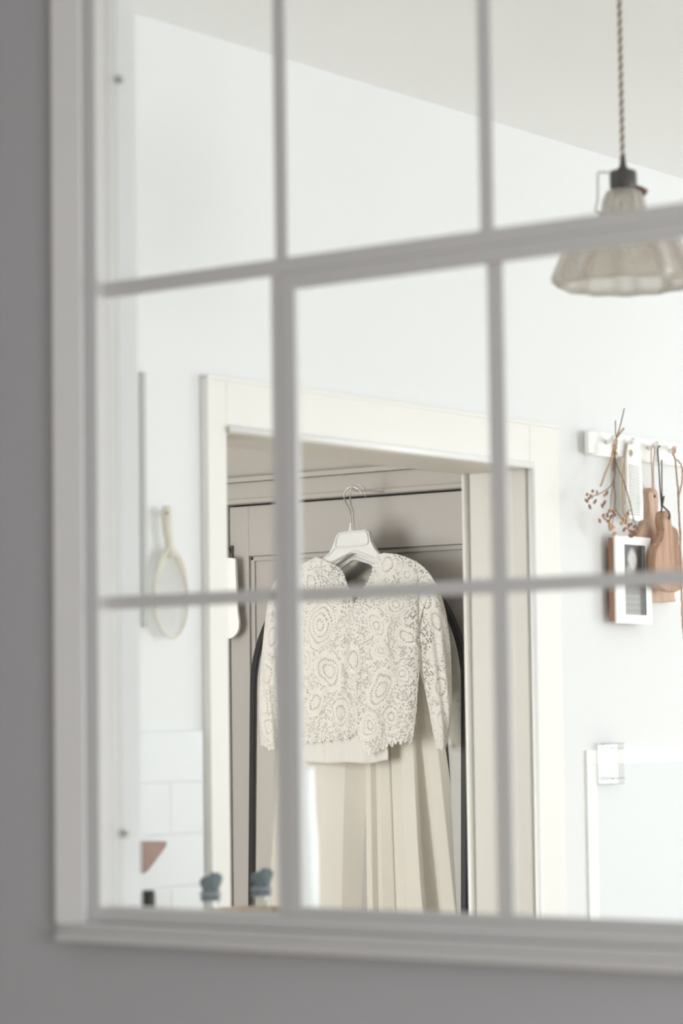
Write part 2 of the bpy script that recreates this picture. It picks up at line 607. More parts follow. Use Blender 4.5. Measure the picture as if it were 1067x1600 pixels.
# tile backsplash
boxes('trim_2', [(XL, XL + .0082, 2.30, 3.016, 1.0, 1.5815)], M['grout'], structure=True)
tile_me = None
tw, th, gap = 0.150, 0.073, 0.0025
row = 0
z = 1.582
while z - th > 1.0:
    y = 3.016 + (tw / 2 if row % 2 else 0)
    while y > 2.33:
        ya = max(2.31, y - tw + gap)
        yb = min(3.014, y)
        if yb - ya > 0.02:
            bm = bmesh.new()
            box(bm, XL + .004, XL + .0095, ya, yb, z - th + gap, z, bev=.0012)
            t = fin(bm, 'tile', M['tile'], wl)
        y -= tw
    z -= th
    row += 1

# ------------------------------------------------------------------ bedroom door (door_2)
d2 = sempty('door_2', (BDX0, YB, 0))
yd = YB - .004
DP = 0.012
px0, px1 = -3.978, -3.255
# stiles, rails and recessed panels
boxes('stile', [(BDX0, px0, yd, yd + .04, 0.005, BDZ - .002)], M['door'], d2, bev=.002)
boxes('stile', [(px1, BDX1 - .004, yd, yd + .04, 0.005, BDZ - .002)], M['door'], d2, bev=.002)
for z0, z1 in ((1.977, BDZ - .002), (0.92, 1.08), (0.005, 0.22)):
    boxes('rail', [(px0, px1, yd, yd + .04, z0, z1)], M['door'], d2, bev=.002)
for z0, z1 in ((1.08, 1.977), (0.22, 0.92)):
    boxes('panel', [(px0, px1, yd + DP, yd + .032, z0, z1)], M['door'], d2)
    bm = bmesh.new()
    for (xa, xb, za, zb) in ((px0, px0 + .012, z0, z1), (px1 - .012, px1, z0, z1), (px0, px1, z0, z0 + .012), (px0, px1, z1 - .012, z1)):
        box(bm, xa, xb, yd + .006, yd + .02, za, zb, bev=.003)
    fin(bm, 'panel_moulding', M['door'], d2)
boxes('door_core', [(BDX0 + .002, BDX1 - .006, yd + .03, yd + .038, 0.01, BDZ - .004)], M['door'], d2)
boxes('hinge', [(BDX0 - .004, BDX0 + .012, yd - .008, yd + .004, 1.965, 2.004)], M['hinge'], d2, bev=.002)
boxes('hinge', [(BDX0 - .004, BDX0 + .012, yd - .008, yd + .004, 0.3, 0.37)], M['hinge'], d2, bev=.002)
boxes('door_gap', [(BDX0 - .003, BDX1, yd + .018, yd + .03, BDZ - .003, BDZ + .003)], M['dark'], d2)
# door casing
cs = YB - .018
boxes('head_casing', [(BDX0 - .09, BDX1 + .09, cs, YB + .0, BDZ + .002, 2.150)], M['bed'], d2, bev=.003)
boxes('casing_ledge', [(BDX0 - .10, BDX1 + .10, cs - .012, YB, 2.150, 2.162)], M['bed'], d2, bev=.003)
boxes('casing_bead', [(BDX0 - .02, BDX1 + .02, cs - .006, cs + .003, BDZ + .003, BDZ + .014)], M['bed'], d2, bev=.002)
boxes('casing', [(BDX0 - .09, BDX0 - .005, cs, YB, 0, BDZ + .002)], M['bed'], d2, bev=.003)
boxes('casing', [(BDX1 + .004, BDX1 + .09, cs, YB, 0, BDZ + .002)], M['bed'], d2, bev=.003)

# ------------------------------------------------------------------ the interior window (window_1)
win = sempty('window_1', (WX0, 2.2, WZ0))
fr = M['frame']
# casing boards round the opening on the hall side
bm = bmesh.new()
box(bm, -1.992, -1.958, 2.163, YF + .001, 1.385, 2.47)
for v in bm.verts:
    if v.co.x > -1.96 and v.co.y < 2.17:
        v.co.y = 2.171            # the board is splayed towards the opening
fin(bm, 'casing', M['lit_trim'], win)
boxes('casing', [(-0.918, -0.88, 2.165, YF + .001, 1.385, 2.47)], M['lit_trim'], win, bev=.002)
boxes('casing', [(-1.958, -0.918, 2.165, YF + .001, 2.43, 2.47)], M['lit_trim'], win, bev=.002)
boxes('sill', [(-1.982, -0.875, 2.150, YF + .002, 1.3665, 1.377)], fr, win, bev=.003)
boxes('sill_apron', [(-1.996, -0.88, 2.168, YF + .002, 1.377, 1.3865)], fr, win, bev=.001)
# fixed frame
FY0, FY1 = 2.182, 2.216
boxes('frame', [(-1.958, -1.946, FY0, FY1, 1.385, 2.43)], fr, win, bev=.001)
boxes('frame', [(-0.93, -0.918, FY0, FY1, 1.385, 2.43)], fr, win, bev=.001)
boxes('frame', [(-1.946, -0.93, FY0, FY1, 1.3865, 1.4015)], fr, win, bev=.001)
boxes('frame', [(-1.946, -0.93, FY0, FY1, 2.41, 2.43)], fr, win, bev=.001)
MY0, MY1 = 2.1965, 2.2005          # flat face of the glazing bars, a slim stem behind it


def bar(name, xa, xb, za, zb, parent, face=0.0):
    """T-section glazing bar: flat face towards the hall, narrow stem through the glass"""
    bm = bmesh.new()
    box(bm, xa, xb, MY0 - face, MY1, za, zb, bev=.0012)
    if xb - xa < zb - za:
        c = (xa + xb) / 2
        box(bm, c - .004, c, MY1 - .001, 2.2055, za, zb)
    else:
        c = (za + zb) / 2
        box(bm, xa, xb, MY1 - .001, 2.2055, c - .002, c + .002)
    return fin(bm, name, fr, parent)


bar('transom_bar', -1.946, -0.93, 2.0545, 2.071, win, .002)
for x in (-1.7045, -1.4505, -1.178):
    bar('muntin', x - .0078, x + .0078, 2.071, 2.41, win)
bar('mullion', -1.716, -1.7035, 1.4015, 2.0545, win, .003)
bar('mullion', -1.166, -1.155, 1.4015, 2.0545, win, .003)
bar('muntin', -1.946, -1.716, 1.7175, 1.7315, win)
bar('muntin', -1.155, -0.93, 1.7175, 1.7315, win)
# opening sash in the middle
SX0, SX1, SZ0, SZ1 = -1.7025, -1.168, 1.4025, 2.0535
sash = bpy.data.objects.new('sash', None)
COL.objects.link(sash)
sash.parent = win
sash.location = Vector((SX0, 2.2, SZ0)) - win.location
bar('stile', SX0, -1.6845, SZ0, SZ1, sash, .004)
bar('stile', SX1 - .018, SX1, SZ0, SZ1, sash, .004)
bar('rail', -1.6845, SX1 - .018, 2.0375, SZ1, sash, .004)
bar('rail', -1.6845, SX1 - .018, SZ0, 1.4095, sash, .004)
bar('muntin', -1.4515, -1.4330, 1.4095, 2.0375, sash)
bar('muntin', -1.6845, -1.4515, 1.7165, 1.7305, sash)
bar('muntin', -1.4330, SX1 - .018, 1.7165, 1.7305, sash)
# glass
for (xa, xb, za, zb) in ((-1.946, -1.7105, 2.071, 2.41), (-1.6995, -1.4565, 2.071, 2.41), (-1.4455, -1.1835, 2.071, 2.41), (-1.1725, -0.93, 2.071, 2.41),
                         (-1.946, -1.714, 1.7315, 2.054), (-1.946, -1.714, 1.4015, 1.7175), (-1.155, -0.93, 1.7315, 2.054), (-1.155, -0.93, 1.4015, 1.7175)):
    boxes('pane', [(xa, xb, 2.2008, 2.2028, za, zb)], M['pane'], win)
for (xa, xb) in ((-1.6845, -1.4515), (-1.4330, SX1 - .018)):
    for (za, zb) in ((1.409, 1.7165), (1.7305, 2.038)):
        boxes('pane', [(xa, xb, 2.2008, 2.2028, za, zb)], M['pane'], sash)
# reveal lining on the kitchen side, with two little metal stays
boxes('reveal', [(-1.958, -1.9455, FY1, YK + .002, 1.385, 2.43)], M['kit'], win)
boxes('reveal', [(-1.9455, -0.93, FY1, YK + .002, 1.3855, 1.392)], M['kit'], win)
for zz in (2.298, 1.478):
    bm = bmesh.new()
    lathe_pts = [(-1.9455, 2.2195, zz), (-1.9405, 2.2195, zz)]
    tube(bm, lathe_pts, .0035, 10)
    fin(bm, 'stay_pin', M['metal'], win, smooth=True)

# windows that let the daylight in (out of frame)
for nm, (xa, xb, ya, yb, za, zb), ax in (('window_2', (1.72, 1.77, 3.45, 5.55, 0.85, 2.4), 'y'), ('window_3', (-1.35, 0.15, 6.33, 6.38, 0.9, 2.4), 'x'),
                                         ('window_4', (-4.6, -3.4, 2.25, 2.295, 0.9, 2.3), 'x'), ('window_5', (1.22, 1.28, -0.05, 1.25, 0.85, 2.15), 'y')):
    L = []
    w_ = .05
    L += [(xa, xb, ya, yb, za, za + w_), (xa, xb, ya, yb, zb - w_, zb)]
    if ax == 'y':
        L += [(xa, xb, ya, ya + w_, za, zb), (xa, xb, yb - w_, yb, za, zb), (xa, xb, (ya + yb) / 2 - .025, (ya + yb) / 2 + .025, za, zb)]
    else:
        L += [(xa, xa + w_, ya, yb, za, zb), (xb - w_, xb, ya, yb, za, zb), ((xa + xb) / 2 - .025, (xa + xb) / 2 + .025, ya, yb, za, zb)]
    boxes(nm, L, M['frame'], structure=True)

# ------------------------------------------------------------------ arched mirror leaning against the bedroom door
mir = thing('arched_mirror', 'tall arched mirror with a thin black frame behind the hanging dress', 'mirror', (-3.629, 4.94, 0))


def arch(hw, top_c, z0, n=40):
    pts = [(-hw, z0)]
    for i in range(n + 1):
        a = math.pi - math.pi * i / n
        pts.append((hw * math.cos(a), top_c + hw * math.sin(a)))
    pts.append((hw, z0))
    return pts


zc, hw = 1.668, 0.300
out = arch(hw, zc, 0.01)
inn = arch(hw - .0125, zc, 0.025)
bm = bmesh.new()
lean = lambda z: 4.955 - (1.97 - z) * 0.03
vo, vi, vo2, vi2 = [], [], [], []
for (a, b) in zip(out, inn):
    vo.append(bm.verts.new((mir.location.x + a[0], lean(a[1]) - .018, a[1])))
    vi.append(bm.verts.new((mir.location.x + b[0], lean(b[1]) - .018, b[1])))
    vo2.append(bm.verts.new((mir.location.x + a[0], lean(a[1]) - .004, a[1])))
    vi2.append(bm.verts.new((mir.location.x + b[0], lean(b[1]) - .004, b[1])))
n = len(out)
for i in range(n):
    j = (i + 1) % n
    bm.faces.new((vo[i], vo[j], vi[j], vi[i]))
    bm.faces.new((vo2[j], vo2[i], vi2[i], vi2[j]))
    bm.faces.new((vo[j], vo[i], vo2[i], vo2[j]))
    bm.faces.new((vi[i], vi[j], vi2[j], vi2[i]))
fin(bm, 'frame', M['black'], mir, auto=40)
bm = bmesh.new()
vs = [bm.verts.new((mir.location.x + b[0], lean(b[1]) - .012, b[1])) for b in inn]
f = bm.faces.new(vs)
r = bmesh.ops.extrude_face_region(bm, geom=[f])
for g in r['geom']:
    if isinstance(g, bmesh.types.BMVert):
        g.co.y += .006
fin(bm, 'mirror_glass', M['mirror'], mir)

# ------------------------------------------------------------------ hangers
GY = 4.87


def hanger(name, label, dy, dx, dz, hook_pts):
    t = thing(name, label, 'hanger', (-3.585 + dx, GY + dy, 1.95 + dz))
    Y = GY + dy
    # body outline: head plate and two sloping arms
    up = [(-3.79, 1.893), (-3.73, 1.920), (-3.682, 1.943), (-3.655, 1.958), (-3.640, 1.977), (-3.629, 2.001), (-3.622, 2.0085), (-3.585, 2.0125), (-3.548, 2.0125),
          (-3.538, 2.007), (-3.533, 1.985), (-3.523, 1.968), (-3.508, 1.953), (-3.46, 1.936), (-3.40, 1.905)]
    lo = [(-3.403, 1.890), (-3.47, 1.918), (-3.518, 1.938), (-3.545, 1.951), (-3.578, 1.961), (-3.590, 1.960), (-3.62, 1.944), (-3.655, 1.928), (-3.73, 1.900), (-3.787, 1.878)]
    pts = [(x + dx, z + dz) for x, z in up + lo]
    bm = bmesh.new()
    plate_xz(bm, pts, Y - .006, Y + .006, bev=.0025)
    fin(bm, 'shoulder_bar', M['whiteplastic'], t, auto=50)
    # raised rim round the head
    rim = spline([(-3.630, 1.978), (-3.621, 2.004), (-3.585, 2.0085), (-3.549, 2.008), (-3.542, 2.000), (-3.540, 1.984), (-3.548, 1.9785), (-3.585, 1.976), (-3.62, 1.976)], 6, closed=True)
    bm = bmesh.new()
    tube(bm, [(x + dx, Y - .007, z + dz) for x, z in rim], .0022, 8, closed=True)
    tube(bm, [(x + dx, Y - .007, z + dz) for x, z in spline([(-3.63, 1.976), (-3.65, 1.960), (-3.69, 1.938), (-3.75, 1.912)], 6)], .002, 8)
    tube(bm, [(x + dx, Y - .007, z + dz) for x, z in spline([(-3.655, 1.932), (-3.62, 1.950), (-3.59, 1.964), (-3.575, 1.965), (-3.545, 1.955), (-3.515, 1.943)], 6)], .0024, 8)
    fin(bm, 'rim', M['whiteplastic'], t, smooth=True)
    bm = bmesh.new()
    lathe(bm, (hook_pts[0][0] - .72 * dy, Y, hook_pts[0][1] - .012), [(.006, 0), (.005, .006), (.003, .014), (.0028, .02)], 16)
    fin(bm, 'hook_socket', M['whiteplastic'], t, smooth=True)
    bm = bmesh.new()
    hp = spline([(p[0] - .72 * dy, Y - .001 + p[2], p[1]) for p in hook_pts], 8)
    tube(bm, hp, .00155, 8)
    fin(bm, 'hook', M['metal'], t, smooth=True)
    return t


h1 = hanger('clothes_hanger', 'white plastic hanger in front, holding the lace blouse', 0, 0, 0,
            [(-3.591, 2.020, 0), (-3.591, 2.053, 0), (-3.598, 2.068, 0), (-3.6065, 2.082, 0), (-3.606, 2.098, 0), (-3.595, 2.1085, .002), (-3.583, 2.109, .006), (-3.572, 2.101, .01), (-3.566, 2.091, .012)])
h2 = hanger('clothes_hanger', 'second white hanger behind the first, holding the cream skirt', 0.022, -0.013, -0.014,
            [(-3.583, 2.012, 0), (-3.584, 2.056, 0), (-3.590, 2.075, 0), (-3.5905, 2.098, 0), (-3.582, 2.114, 0), (-3.570, 2.1165, .004), (-3.558, 2.106, .008), (-3.555, 2.094, .01), (-3.559, 2.088, .012)])
# grey strip on the front hanger: shadow gap to the second one, painted
bm = bmesh.new()
plate_xz(bm, [(-3.653, 1.9395), (-3.598, 1.9595), (-3.594, 1.956), (-3.650, 1.9365)], GY - .0095, GY - .007, bev=.0)
fin(bm, 'shadow_gap', M['strap'], h1)
# small wall hook on the casing that carries both hangers
wh = thing('wall_hook', 'small clear hook on the bedroom door casing under the hanger hooks', 'hook', (-3.572, YB - .018, 2.105))
bm = bmesh.new()
tube(bm, spline([(-3.575, YB - .016, 2.103), (-3.575, 4.93, 2.103), (-3.575, 4.88, 2.100), (-3.575, 4.86, 2.103), (-3.575, 4.855, 2.112)], 6), .002, 8)
fin(bm, 'hook_wire', M['acrylic'], wh, smooth=True)

# ------------------------------------------------------------------ lace
meds = [(-3.513, 1.741, 0.0183, 0.00, 1.00, 24), (-3.523, 1.800, 0.0187, 0.50, 1.35, 30), (-3.676, 1.802, 0.0340, -0.30, 1.50, 34), (-3.470, 1.845, 0.0238, 0.20, 1.10, 26), (-3.455, 1.690, 0.0143, 0.90, 1.40, 26), (-3.515, 1.660, 0.0255, -0.60, 1.50, 28), (-3.490, 1.600, 0.0149, 0.40, 1.20, 26), (-3.548, 1.578, 0.0187, 0.20, 1.20, 22), (-3.655, 1.700, 0.0272, 0.60, 1.40, 28), (-3.690, 1.630, 0.0165, -0.40, 1.30, 28), (-3.625, 1.610, 0.0204, 0.10, 1.40, 24), (-3.630, 1.860, 0.0121, 0.00, 1.10, 22), (-3.440, 1.905, 0.0132, 0.70, 1.20, 22), (-3.590, 1.728, 0.0153, 0.00, 1.50, 18), (-3.700, 1.900, 0.0154, 0.20, 1.20, 24), (-3.720, 1.730, 0.0187, 0.20, 1.40, 20), (-3.440, 1.770, 0.0170, 1.20, 1.50, 20), (-3.490, 1.930, 0.0153, 0.00, 1.20, 18), (-3.362, 1.800, 0.0170, 0.20, 1.50, 22), (-3.365, 1.735, 0.0121, -0.20, 1.40, 22), (-3.358, 1.660, 0.0170, 0.10, 1.50, 20), (-3.352, 1.590, 0.0161, 0.00, 1.30, 20), (-3.390, 1.850, 0.0170, 0.50, 1.30, 20), (-3.835, 1.700, 0.0170, 0.00, 1.50, 20), (-3.840, 1.630, 0.0105, 0.00, 1.40, 20), (-3.830, 1.580, 0.0153, 0.00, 1.30, 20), (-3.815, 1.780, 0.0170, 0.00, 1.50, 20), (-3.790, 1.860, 0.0170, 0.00, 1.30, 20)]


def sstep(a, b, x):
    t = np.clip((x - a) / (b - a), 0, 1)
    return t * t * (3 - 2 * t)


def lace_value(U, V):
    """thread thickness 0..1 at cloth coordinates (metres)"""
    Uw = U + 0.0035 * np.sin(V * 62 + 2 * np.sin(U * 37)) + 0.0010 * np.sin(V * 190 + 1) + 0.0004 * np.sin(V * 420)
    Vw = V + 0.0035 * np.sin(U * 57 + 2 * np.sin(V * 43)) + 0.0010 * np.sin(U * 210 + 2) + 0.0004 * np.sin(U * 390)
    best = np.full(U.shape, 1e9)
    dist = np.zeros(U.shape)
    R = np.ones(U.shape)
    TH = np.zeros(U.shape)
    NP = np.ones(U.shape)
    for (cx, cz, r, rot, asp, npet) in meds:
        dx, dz = Uw - cx, Vw - cz
        a = dx * math.cos(rot) + dz * math.sin(rot)
        b = (-dx * math.sin(rot) + dz * math.cos(rot)) / asp
        d = np.sqrt(a * a + b * b)
        s = d - r
        mk = s < best
        best = np.where(mk, s, best)
        dist = np.where(mk, d, dist)
        R = np.where(mk, r, R)
        TH = np.where(mk, np.arctan2(b, a), TH)
        NP = np.where(mk, npet, NP)
    # inside medallions and in the bands round them: rows with radial bars
    pitch = 0.0050
    ring = dist / pitch
    k = np.floor(ring)
    fr_ = ring - k                      # 0..1 within a row
    rowline = 1 - sstep(0.11, 0.22, np.minimum(fr_, 1 - fr_))
    nb = np.maximum(6, np.round(2 * np.pi * (k + 0.5) * pitch / 0.0044))
    ph = TH * nb / (2 * np.pi) + 0.37 * k
    fb = ph - np.floor(ph)
    bars = 1 - sstep(0.15, 0.27, np.abs(fb - 0.5))
    val_ring = np.maximum(rowline, bars * 0.85)
    # every third row is solid with beads
    solid = (np.mod(k + np.floor(R * 400), 2) == 1)
    bead = 1 - sstep(0.30, 0.50, np.sqrt(((fb - .5) * 1.0) ** 2 + ((fr_ - .5) * 1.0) ** 2))
    val_ring = np.where(solid, np.maximum(0.45, np.maximum(bead, rowline * .8)), val_ring)
    core = dist < 0.0035
    val_ring = np.where(core, 0.8, val_ring)
    # diamond net with knots between
    p = 0.0060
    a = (Uw + Vw) / p
    b = (Uw - Vw) / p
    fa, fb2 = a - np.floor(a), b - np.floor(b)
    la = 1 - sstep(0.10, 0.20, np.minimum(fa, 1 - fa))
    lb = 1 - sstep(0.10, 0.20, np.minimum(fb2, 1 - fb2))
    knot = 1 - sstep(0.20, 0.34, np.sqrt(np.minimum(fa, 1 - fa) ** 2 + np.minimum(fb2, 1 - fb2) ** 2))
    net = np.maximum(np.maximum(la, lb) * 0.75, knot)
    # some net cells are filled with a leaf
    ca, cb = np.floor(a), np.floor(b)
    h = np.mod(np.sin(ca * 12.9898 + cb * 78.233) * 43758.5453, 1.0)
    fill = (h > 0.42) * (1 - sstep(0.25, 0.42, np.sqrt((fa - .5) ** 2 + (fb2 - .5) ** 2)))
    net = np.maximum(net, fill * 0.9)
    band = best < 0.0048
    val = np.where(best < 0, val_ring, np.where(band, val_ring, net))
    edge = 1 - sstep(0.0006, 0.0016, np.minimum(np.abs(best), np.abs(best - .0048)))
    return np.maximum(val, edge)


def poly_dist_inside(U, V, poly):
    inside = np.zeros(U.shape, bool)
    dmin = np.full(U.shape, 1e9)
    n = len(poly)
    for i in range(n):
        x1, y1 = poly[i]
        x2, y2 = poly[(i + 1) % n]
        if y1 != y2:
            c = ((y1 > V) != (y2 > V)) & (U < (x2 - x1) * (V - y1) / (y2 - y1) + x1)
            inside ^= c
        ex, ey = x2 - x1, y2 - y1
        L2 = ex * ex + ey * ey + 1e-18
        t = np.clip(((U - x1) * ex + (V - y1) * ey) / L2, 0, 1)
        dmin = np.minimum(dmin, (U - x1 - t * ex) ** 2 + (V - y1 - t * ey) ** 2)
    return inside, np.sqrt(dmin)


def scallop(pts, pitch=0.011, amp=0.0045, side=1):
    """wave a polyline outward (side: +1 = left of travel)"""
    P = np.array(pts, float)
    seg = np.linalg.norm(np.diff(P, axis=0), axis=1)
    T = np.concatenate([[0], np.cumsum(seg)])
    n = max(2, int(round(T[-1] / pitch)))
    s = np.linspace(0, T[-1], n * 6 + 1)
    x = np.interp(s, T, P[:, 0])
    y = np.interp(s, T, P[:, 1])
    dx, dy = np.gradient(x), np.gradient(y)
    L = np.hypot(dx, dy) + 1e-9
    ph = s / (T[-1] / n) * math.pi
    o = amp * np.abs(np.sin(ph)) ** 0.6 * side * (1 + .35 * np.sin(s * 260))
    return list(zip(x - dy / L * o, y + dx / L * o))


def lace_panel(name, poly, ysurf, m, parent, res=0.0008, relief=0.0019, thr=0.35, border=0.0022, uvoff=(0, 0), lead=0.0):
    P = np.array(poly)
    x0, z0 = P.min(0) - .002
    x1, z1 = P.max(0) + .002
    nx, nz = int((x1 - x0) / res), int((z1 - z0) / res)
    xs = np.linspace(x0, x1, nx)
    zs = np.linspace(z0, z1, nz)
    U, V = np.meshgrid(xs, zs)
    ins, d = poly_dist_inside(U, V, poly)
    val = lace_value(U + uvoff[0], V + uvoff[1])
    val = np.maximum(val, 1 - sstep(border * .5, border, d))
    val = np.where(ins, val, 0)
    Y = ysurf(U, V)
    X = U + 0.73 * (GY + lead - Y)     # shifted sideways to hold the outline's image coordinates, read in the hanger's plane
    Y = Y - relief * val
    co = np.stack([X, Y, V], -1).reshape(-1, 3)
    q = (val[:-1, :-1] + val[1:, :-1] + val[:-1, 1:] + val[1:, 1:]) / 4
    keep = (q > thr) & ins[:-1, :-1]
    jj, ii = np.nonzero(keep)
    a = jj * nx + ii
    quads = np.stack([a, a + 1, a + nx + 1, a + nx], -1)
    used = np.unique(quads)
    remap = np.full(co.shape[0], -1, np.int64)
    remap[used] = np.arange(len(used))
    co = co[used]
    quads = remap[quads]
    off = np.array(parent_world(parent))
    co = co - off
    me = bpy.data.meshes.new(name)
    me.vertices.add(len(co))
    me.vertices.foreach_set('co', co.ravel().astype(np.float32))
    nf = len(quads)
    me.loops.add(nf * 4)
    me.loops.foreach_set('vertex_index', quads.ravel().astype(np.int32))
    me.polygons.add(nf)
    me.polygons.foreach_set('loop_start', (np.arange(nf) * 4).astype(np.int32))
    me.polygons.foreach_set('use_smooth', np.ones(nf, bool))
    me.update(calc_edges=True)
    return link(name, me, m, parent)


blouse = thing('lace_blouse', 'ivory crochet lace blouse with long scalloped sleeves on a white hanger', 'blouse', (-3.585, GY, 1.9))


def fold(U, V):
    """soft hanging folds of the blouse"""
    f = 0.0028 * np.sin((U - 0.25 * (V - 1.7)) * 70 + 1.2 * np.sin(V * 7)) * sstep(1.93, 1.70, V)
    f += 0.0008 * np.sin((U + 0.5 * V) * 130 + 2) * sstep(1.90, 1.6, V)
    f += 0.006 * np.exp(-((U + 3.60 - 0.15 * (V - 1.7)) / .012) ** 2) * sstep(1.9, 1.75, V)
    return f


def body_y(U, V):
    c = (U + 3.585) / 0.175
    bulge = 0.026 * np.sqrt(np.clip(1 - c * c, 0, 1)) * sstep(1.97, 1.84, V)
    return GY - .012 - bulge + fold(U, V)


def body_y_left(U, V):
    return body_y(U, V) + 0.006 * sstep(-3.62, -3.58, U) + .001


# right-hand front (seen on the right), overlapping
right_front = []
right_front += [(-3.519, 1.953), (-3.501, 1.957)]
right_front += spline([(-3.480, 1.954), (-3.458, 1.950), (-3.415, 1.934), (-3.385, 1.912), (-3.362, 1.882)], 3)
right_front += spline([(-3.375, 1.868), (-3.398, 1.833), (-3.412, 1.790), (-3.421, 1.758)], 3)
right_front += scallop([(-3.421, 1.758), (-3.409, 1.735), (-3.412, 1.70), (-3.417, 1.666), (-3.422, 1.611), (-3.432, 1.552)], .010, .0015, 1)
right_front += scallop([(-3.432, 1.548), (-3.468, 1.548), (-3.50, 1.540), (-3.53, 1.530), (-3.556, 1.520)], .0135, .0085, 1)
right_front += scallop([(-3.562, 1.526), (-3.577, 1.560), (-3.585, 1.60), (-3.592, 1.65), (-3.598, 1.70), (-3.600, 1.75), (-3.594, 1.80), (-3.585, 1.838)], .009, .0025, 1)
right_front += scallop([(-3.583, 1.842), (-3.562, 1.872), (-3.544, 1.892), (-3.533, 1.910), (-3.527, 1.935), (-3.521, 1.950)], .009, .003, 1)
left_front = []
left_front += [(-3.687, 1.957)]
left_front += spline([(-3.660, 1.945), (-3.640, 1.938), (-3.622, 1.928), (-3.612, 1.915), (-3.604, 1.895), (-3.592, 1.868), (-3.587, 1.845), (-3.592, 1.81), (-3.590, 1.76)], 3)
left_front += scallop([(-3.588, 1.74), (-3.584, 1.70), (-3.580, 1.65), (-3.578, 1.60), (-3.582, 1.57)], .009, .002, 1)
left_front += scallop([(-3.585, 1.570), (-3.60, 1.560), (-3.65, 1.554), (-3.70, 1.549), (-3.742, 1.546)], .0125, .0075, 1)
left_front += spline([(-3.746, 1.56), (-3.752, 1.65), (-3.757, 1.75), (-3.765, 1.83), (-3.80, 1.90), (-3.77, 1.922), (-3.72, 1.945)], 3)
lace_panel('right_front', right_front, body_y, M['lace'], blouse, uvoff=(0, 0))
lace_panel('left_front', left_front, body_y_left, M['lace'], blouse, uvoff=(0.002, 0.001))


def sleeve_y(xa, xb, depth, y0):
    def fn(U, V):
        # xa(V), xb(V) inner / outer edge
        a, b = xa(V), xb(V)
        c = np.clip((U - (a + b) / 2) / np.maximum((b - a) / 2, .004), -1, 1)
        return y0 - depth * np.sqrt(1 - c * c * .96) + 0.003 * np.sin(U * 230 + V * 30) * sstep(1.9, 1.7, V)
    return fn


ro = [(-3.344, 1.528), (-3.332, 1.575), (-3.327, 1.637), (-3.327, 1.72), (-3.334, 1.797), (-3.345, 1.846), (-3.363, 1.885), (-3.389, 1.905)]
ri = [(-3.369, 1.534), (-3.378, 1.569), (-3.386, 1.610), (-3.399, 1.666), (-3.418, 1.722), (-3.428, 1.785), (-3.408, 1.835), (-3.400, 1.89)]
lo_ = [(-3.852, 1.540), (-3.856, 1.601), (-3.852, 1.689), (-3.844, 1.761), (-3.833, 1.834), (-3.818, 1.891), (-3.79, 1.925)]
li_ = [(-3.800, 1.528), (-3.793, 1.60), (-3.786, 1.689), (-3.776, 1.761), (-3.765, 1.834), (-3.755, 1.88), (-3.75, 1.90)]


def edge_fn(pts):
    zz = np.array([p[1] for p in pts])
    xx = np.array([p[0] for p in pts])
    return lambda V: np.interp(V, zz, xx)


sl_r = spline(ro[::-1], 3) + scallop([(-3.344, 1.536), (-3.360, 1.528), (-3.369, 1.534)], .010, .006, 1) + spline(ri, 3)
sl_l = spline(lo_, 3)[::-1]
sl_l_poly = spline(lo_[::-1], 3) + scallop([(-3.852, 1.545), (-3.83, 1.534), (-3.800, 1.528)], .012, .006, -1) + spline(li_, 3)
lace_panel('sleeve', sl_r, sleeve_y(edge_fn(ri), edge_fn(ro), .022, GY + .010), M['lace'], blouse, uvoff=(0, 0), thr=.38)
lace_panel('sleeve', sl_l_poly, sleeve_y(edge_fn(lo_), edge_fn(li_), .022, GY + .010), M['lace'], blouse, thr=.38)
# far layer of each sleeve (coarser), and the back of the blouse seen at the neck
lace_panel('sleeve_back', sl_r, lambda U, V: GY + .022 + 0 * U, M['lace'], blouse, res=.0014, uvoff=(.0021, .0013), relief=.0005)
lace_panel('sleeve_back', sl_l_poly, lambda U, V: GY + .022 + 0 * U, M['lace'], blouse, res=.0014, uvoff=(.0021, .0013), relief=.0005)
back = [(-3.687, 1.955), (-3.65, 1.936), (-3.63, 1.915), (-3.612, 1.885), (-3.60, 1.862), (-3.57, 1.852), (-3.545, 1.862), (-3.527, 1.89), (-3.519, 1.945), (-3.46, 1.948), (-3.39, 1.905),
        (-3.41, 1.80), (-3.425, 1.62), (-3.44, 1.565), (-3.74, 1.565), (-3.75, 1.7), (-3.77, 1.83), (-3.79, 1.90), (-3.74, 1.93)]
lace_panel('blouse_back', back, lambda U, V: GY + .020 + 0 * U, M['lace'], blouse, res=.0014, uvoff=(.003, .0013), relief=.0005)
# picot loops along the neckline and hems
bm = bmesh.new()
pl = [p for p in right_front] + [p for p in left_front]
for p in pl[::2]:
    y_ = float(body_y(np.array(p[0]), np.array(p[1])))
    r_ = bmesh.ops.create_icosphere(bm, subdivisions=1, radius=.0017, matrix=Matrix.Translation((p[0] + .73 * (GY - y_), y_ - .001, p[1])))
o = fin(bm, 'picot_edge', M['lace'], blouse, smooth=True)
o['kind'] = 'stuff'


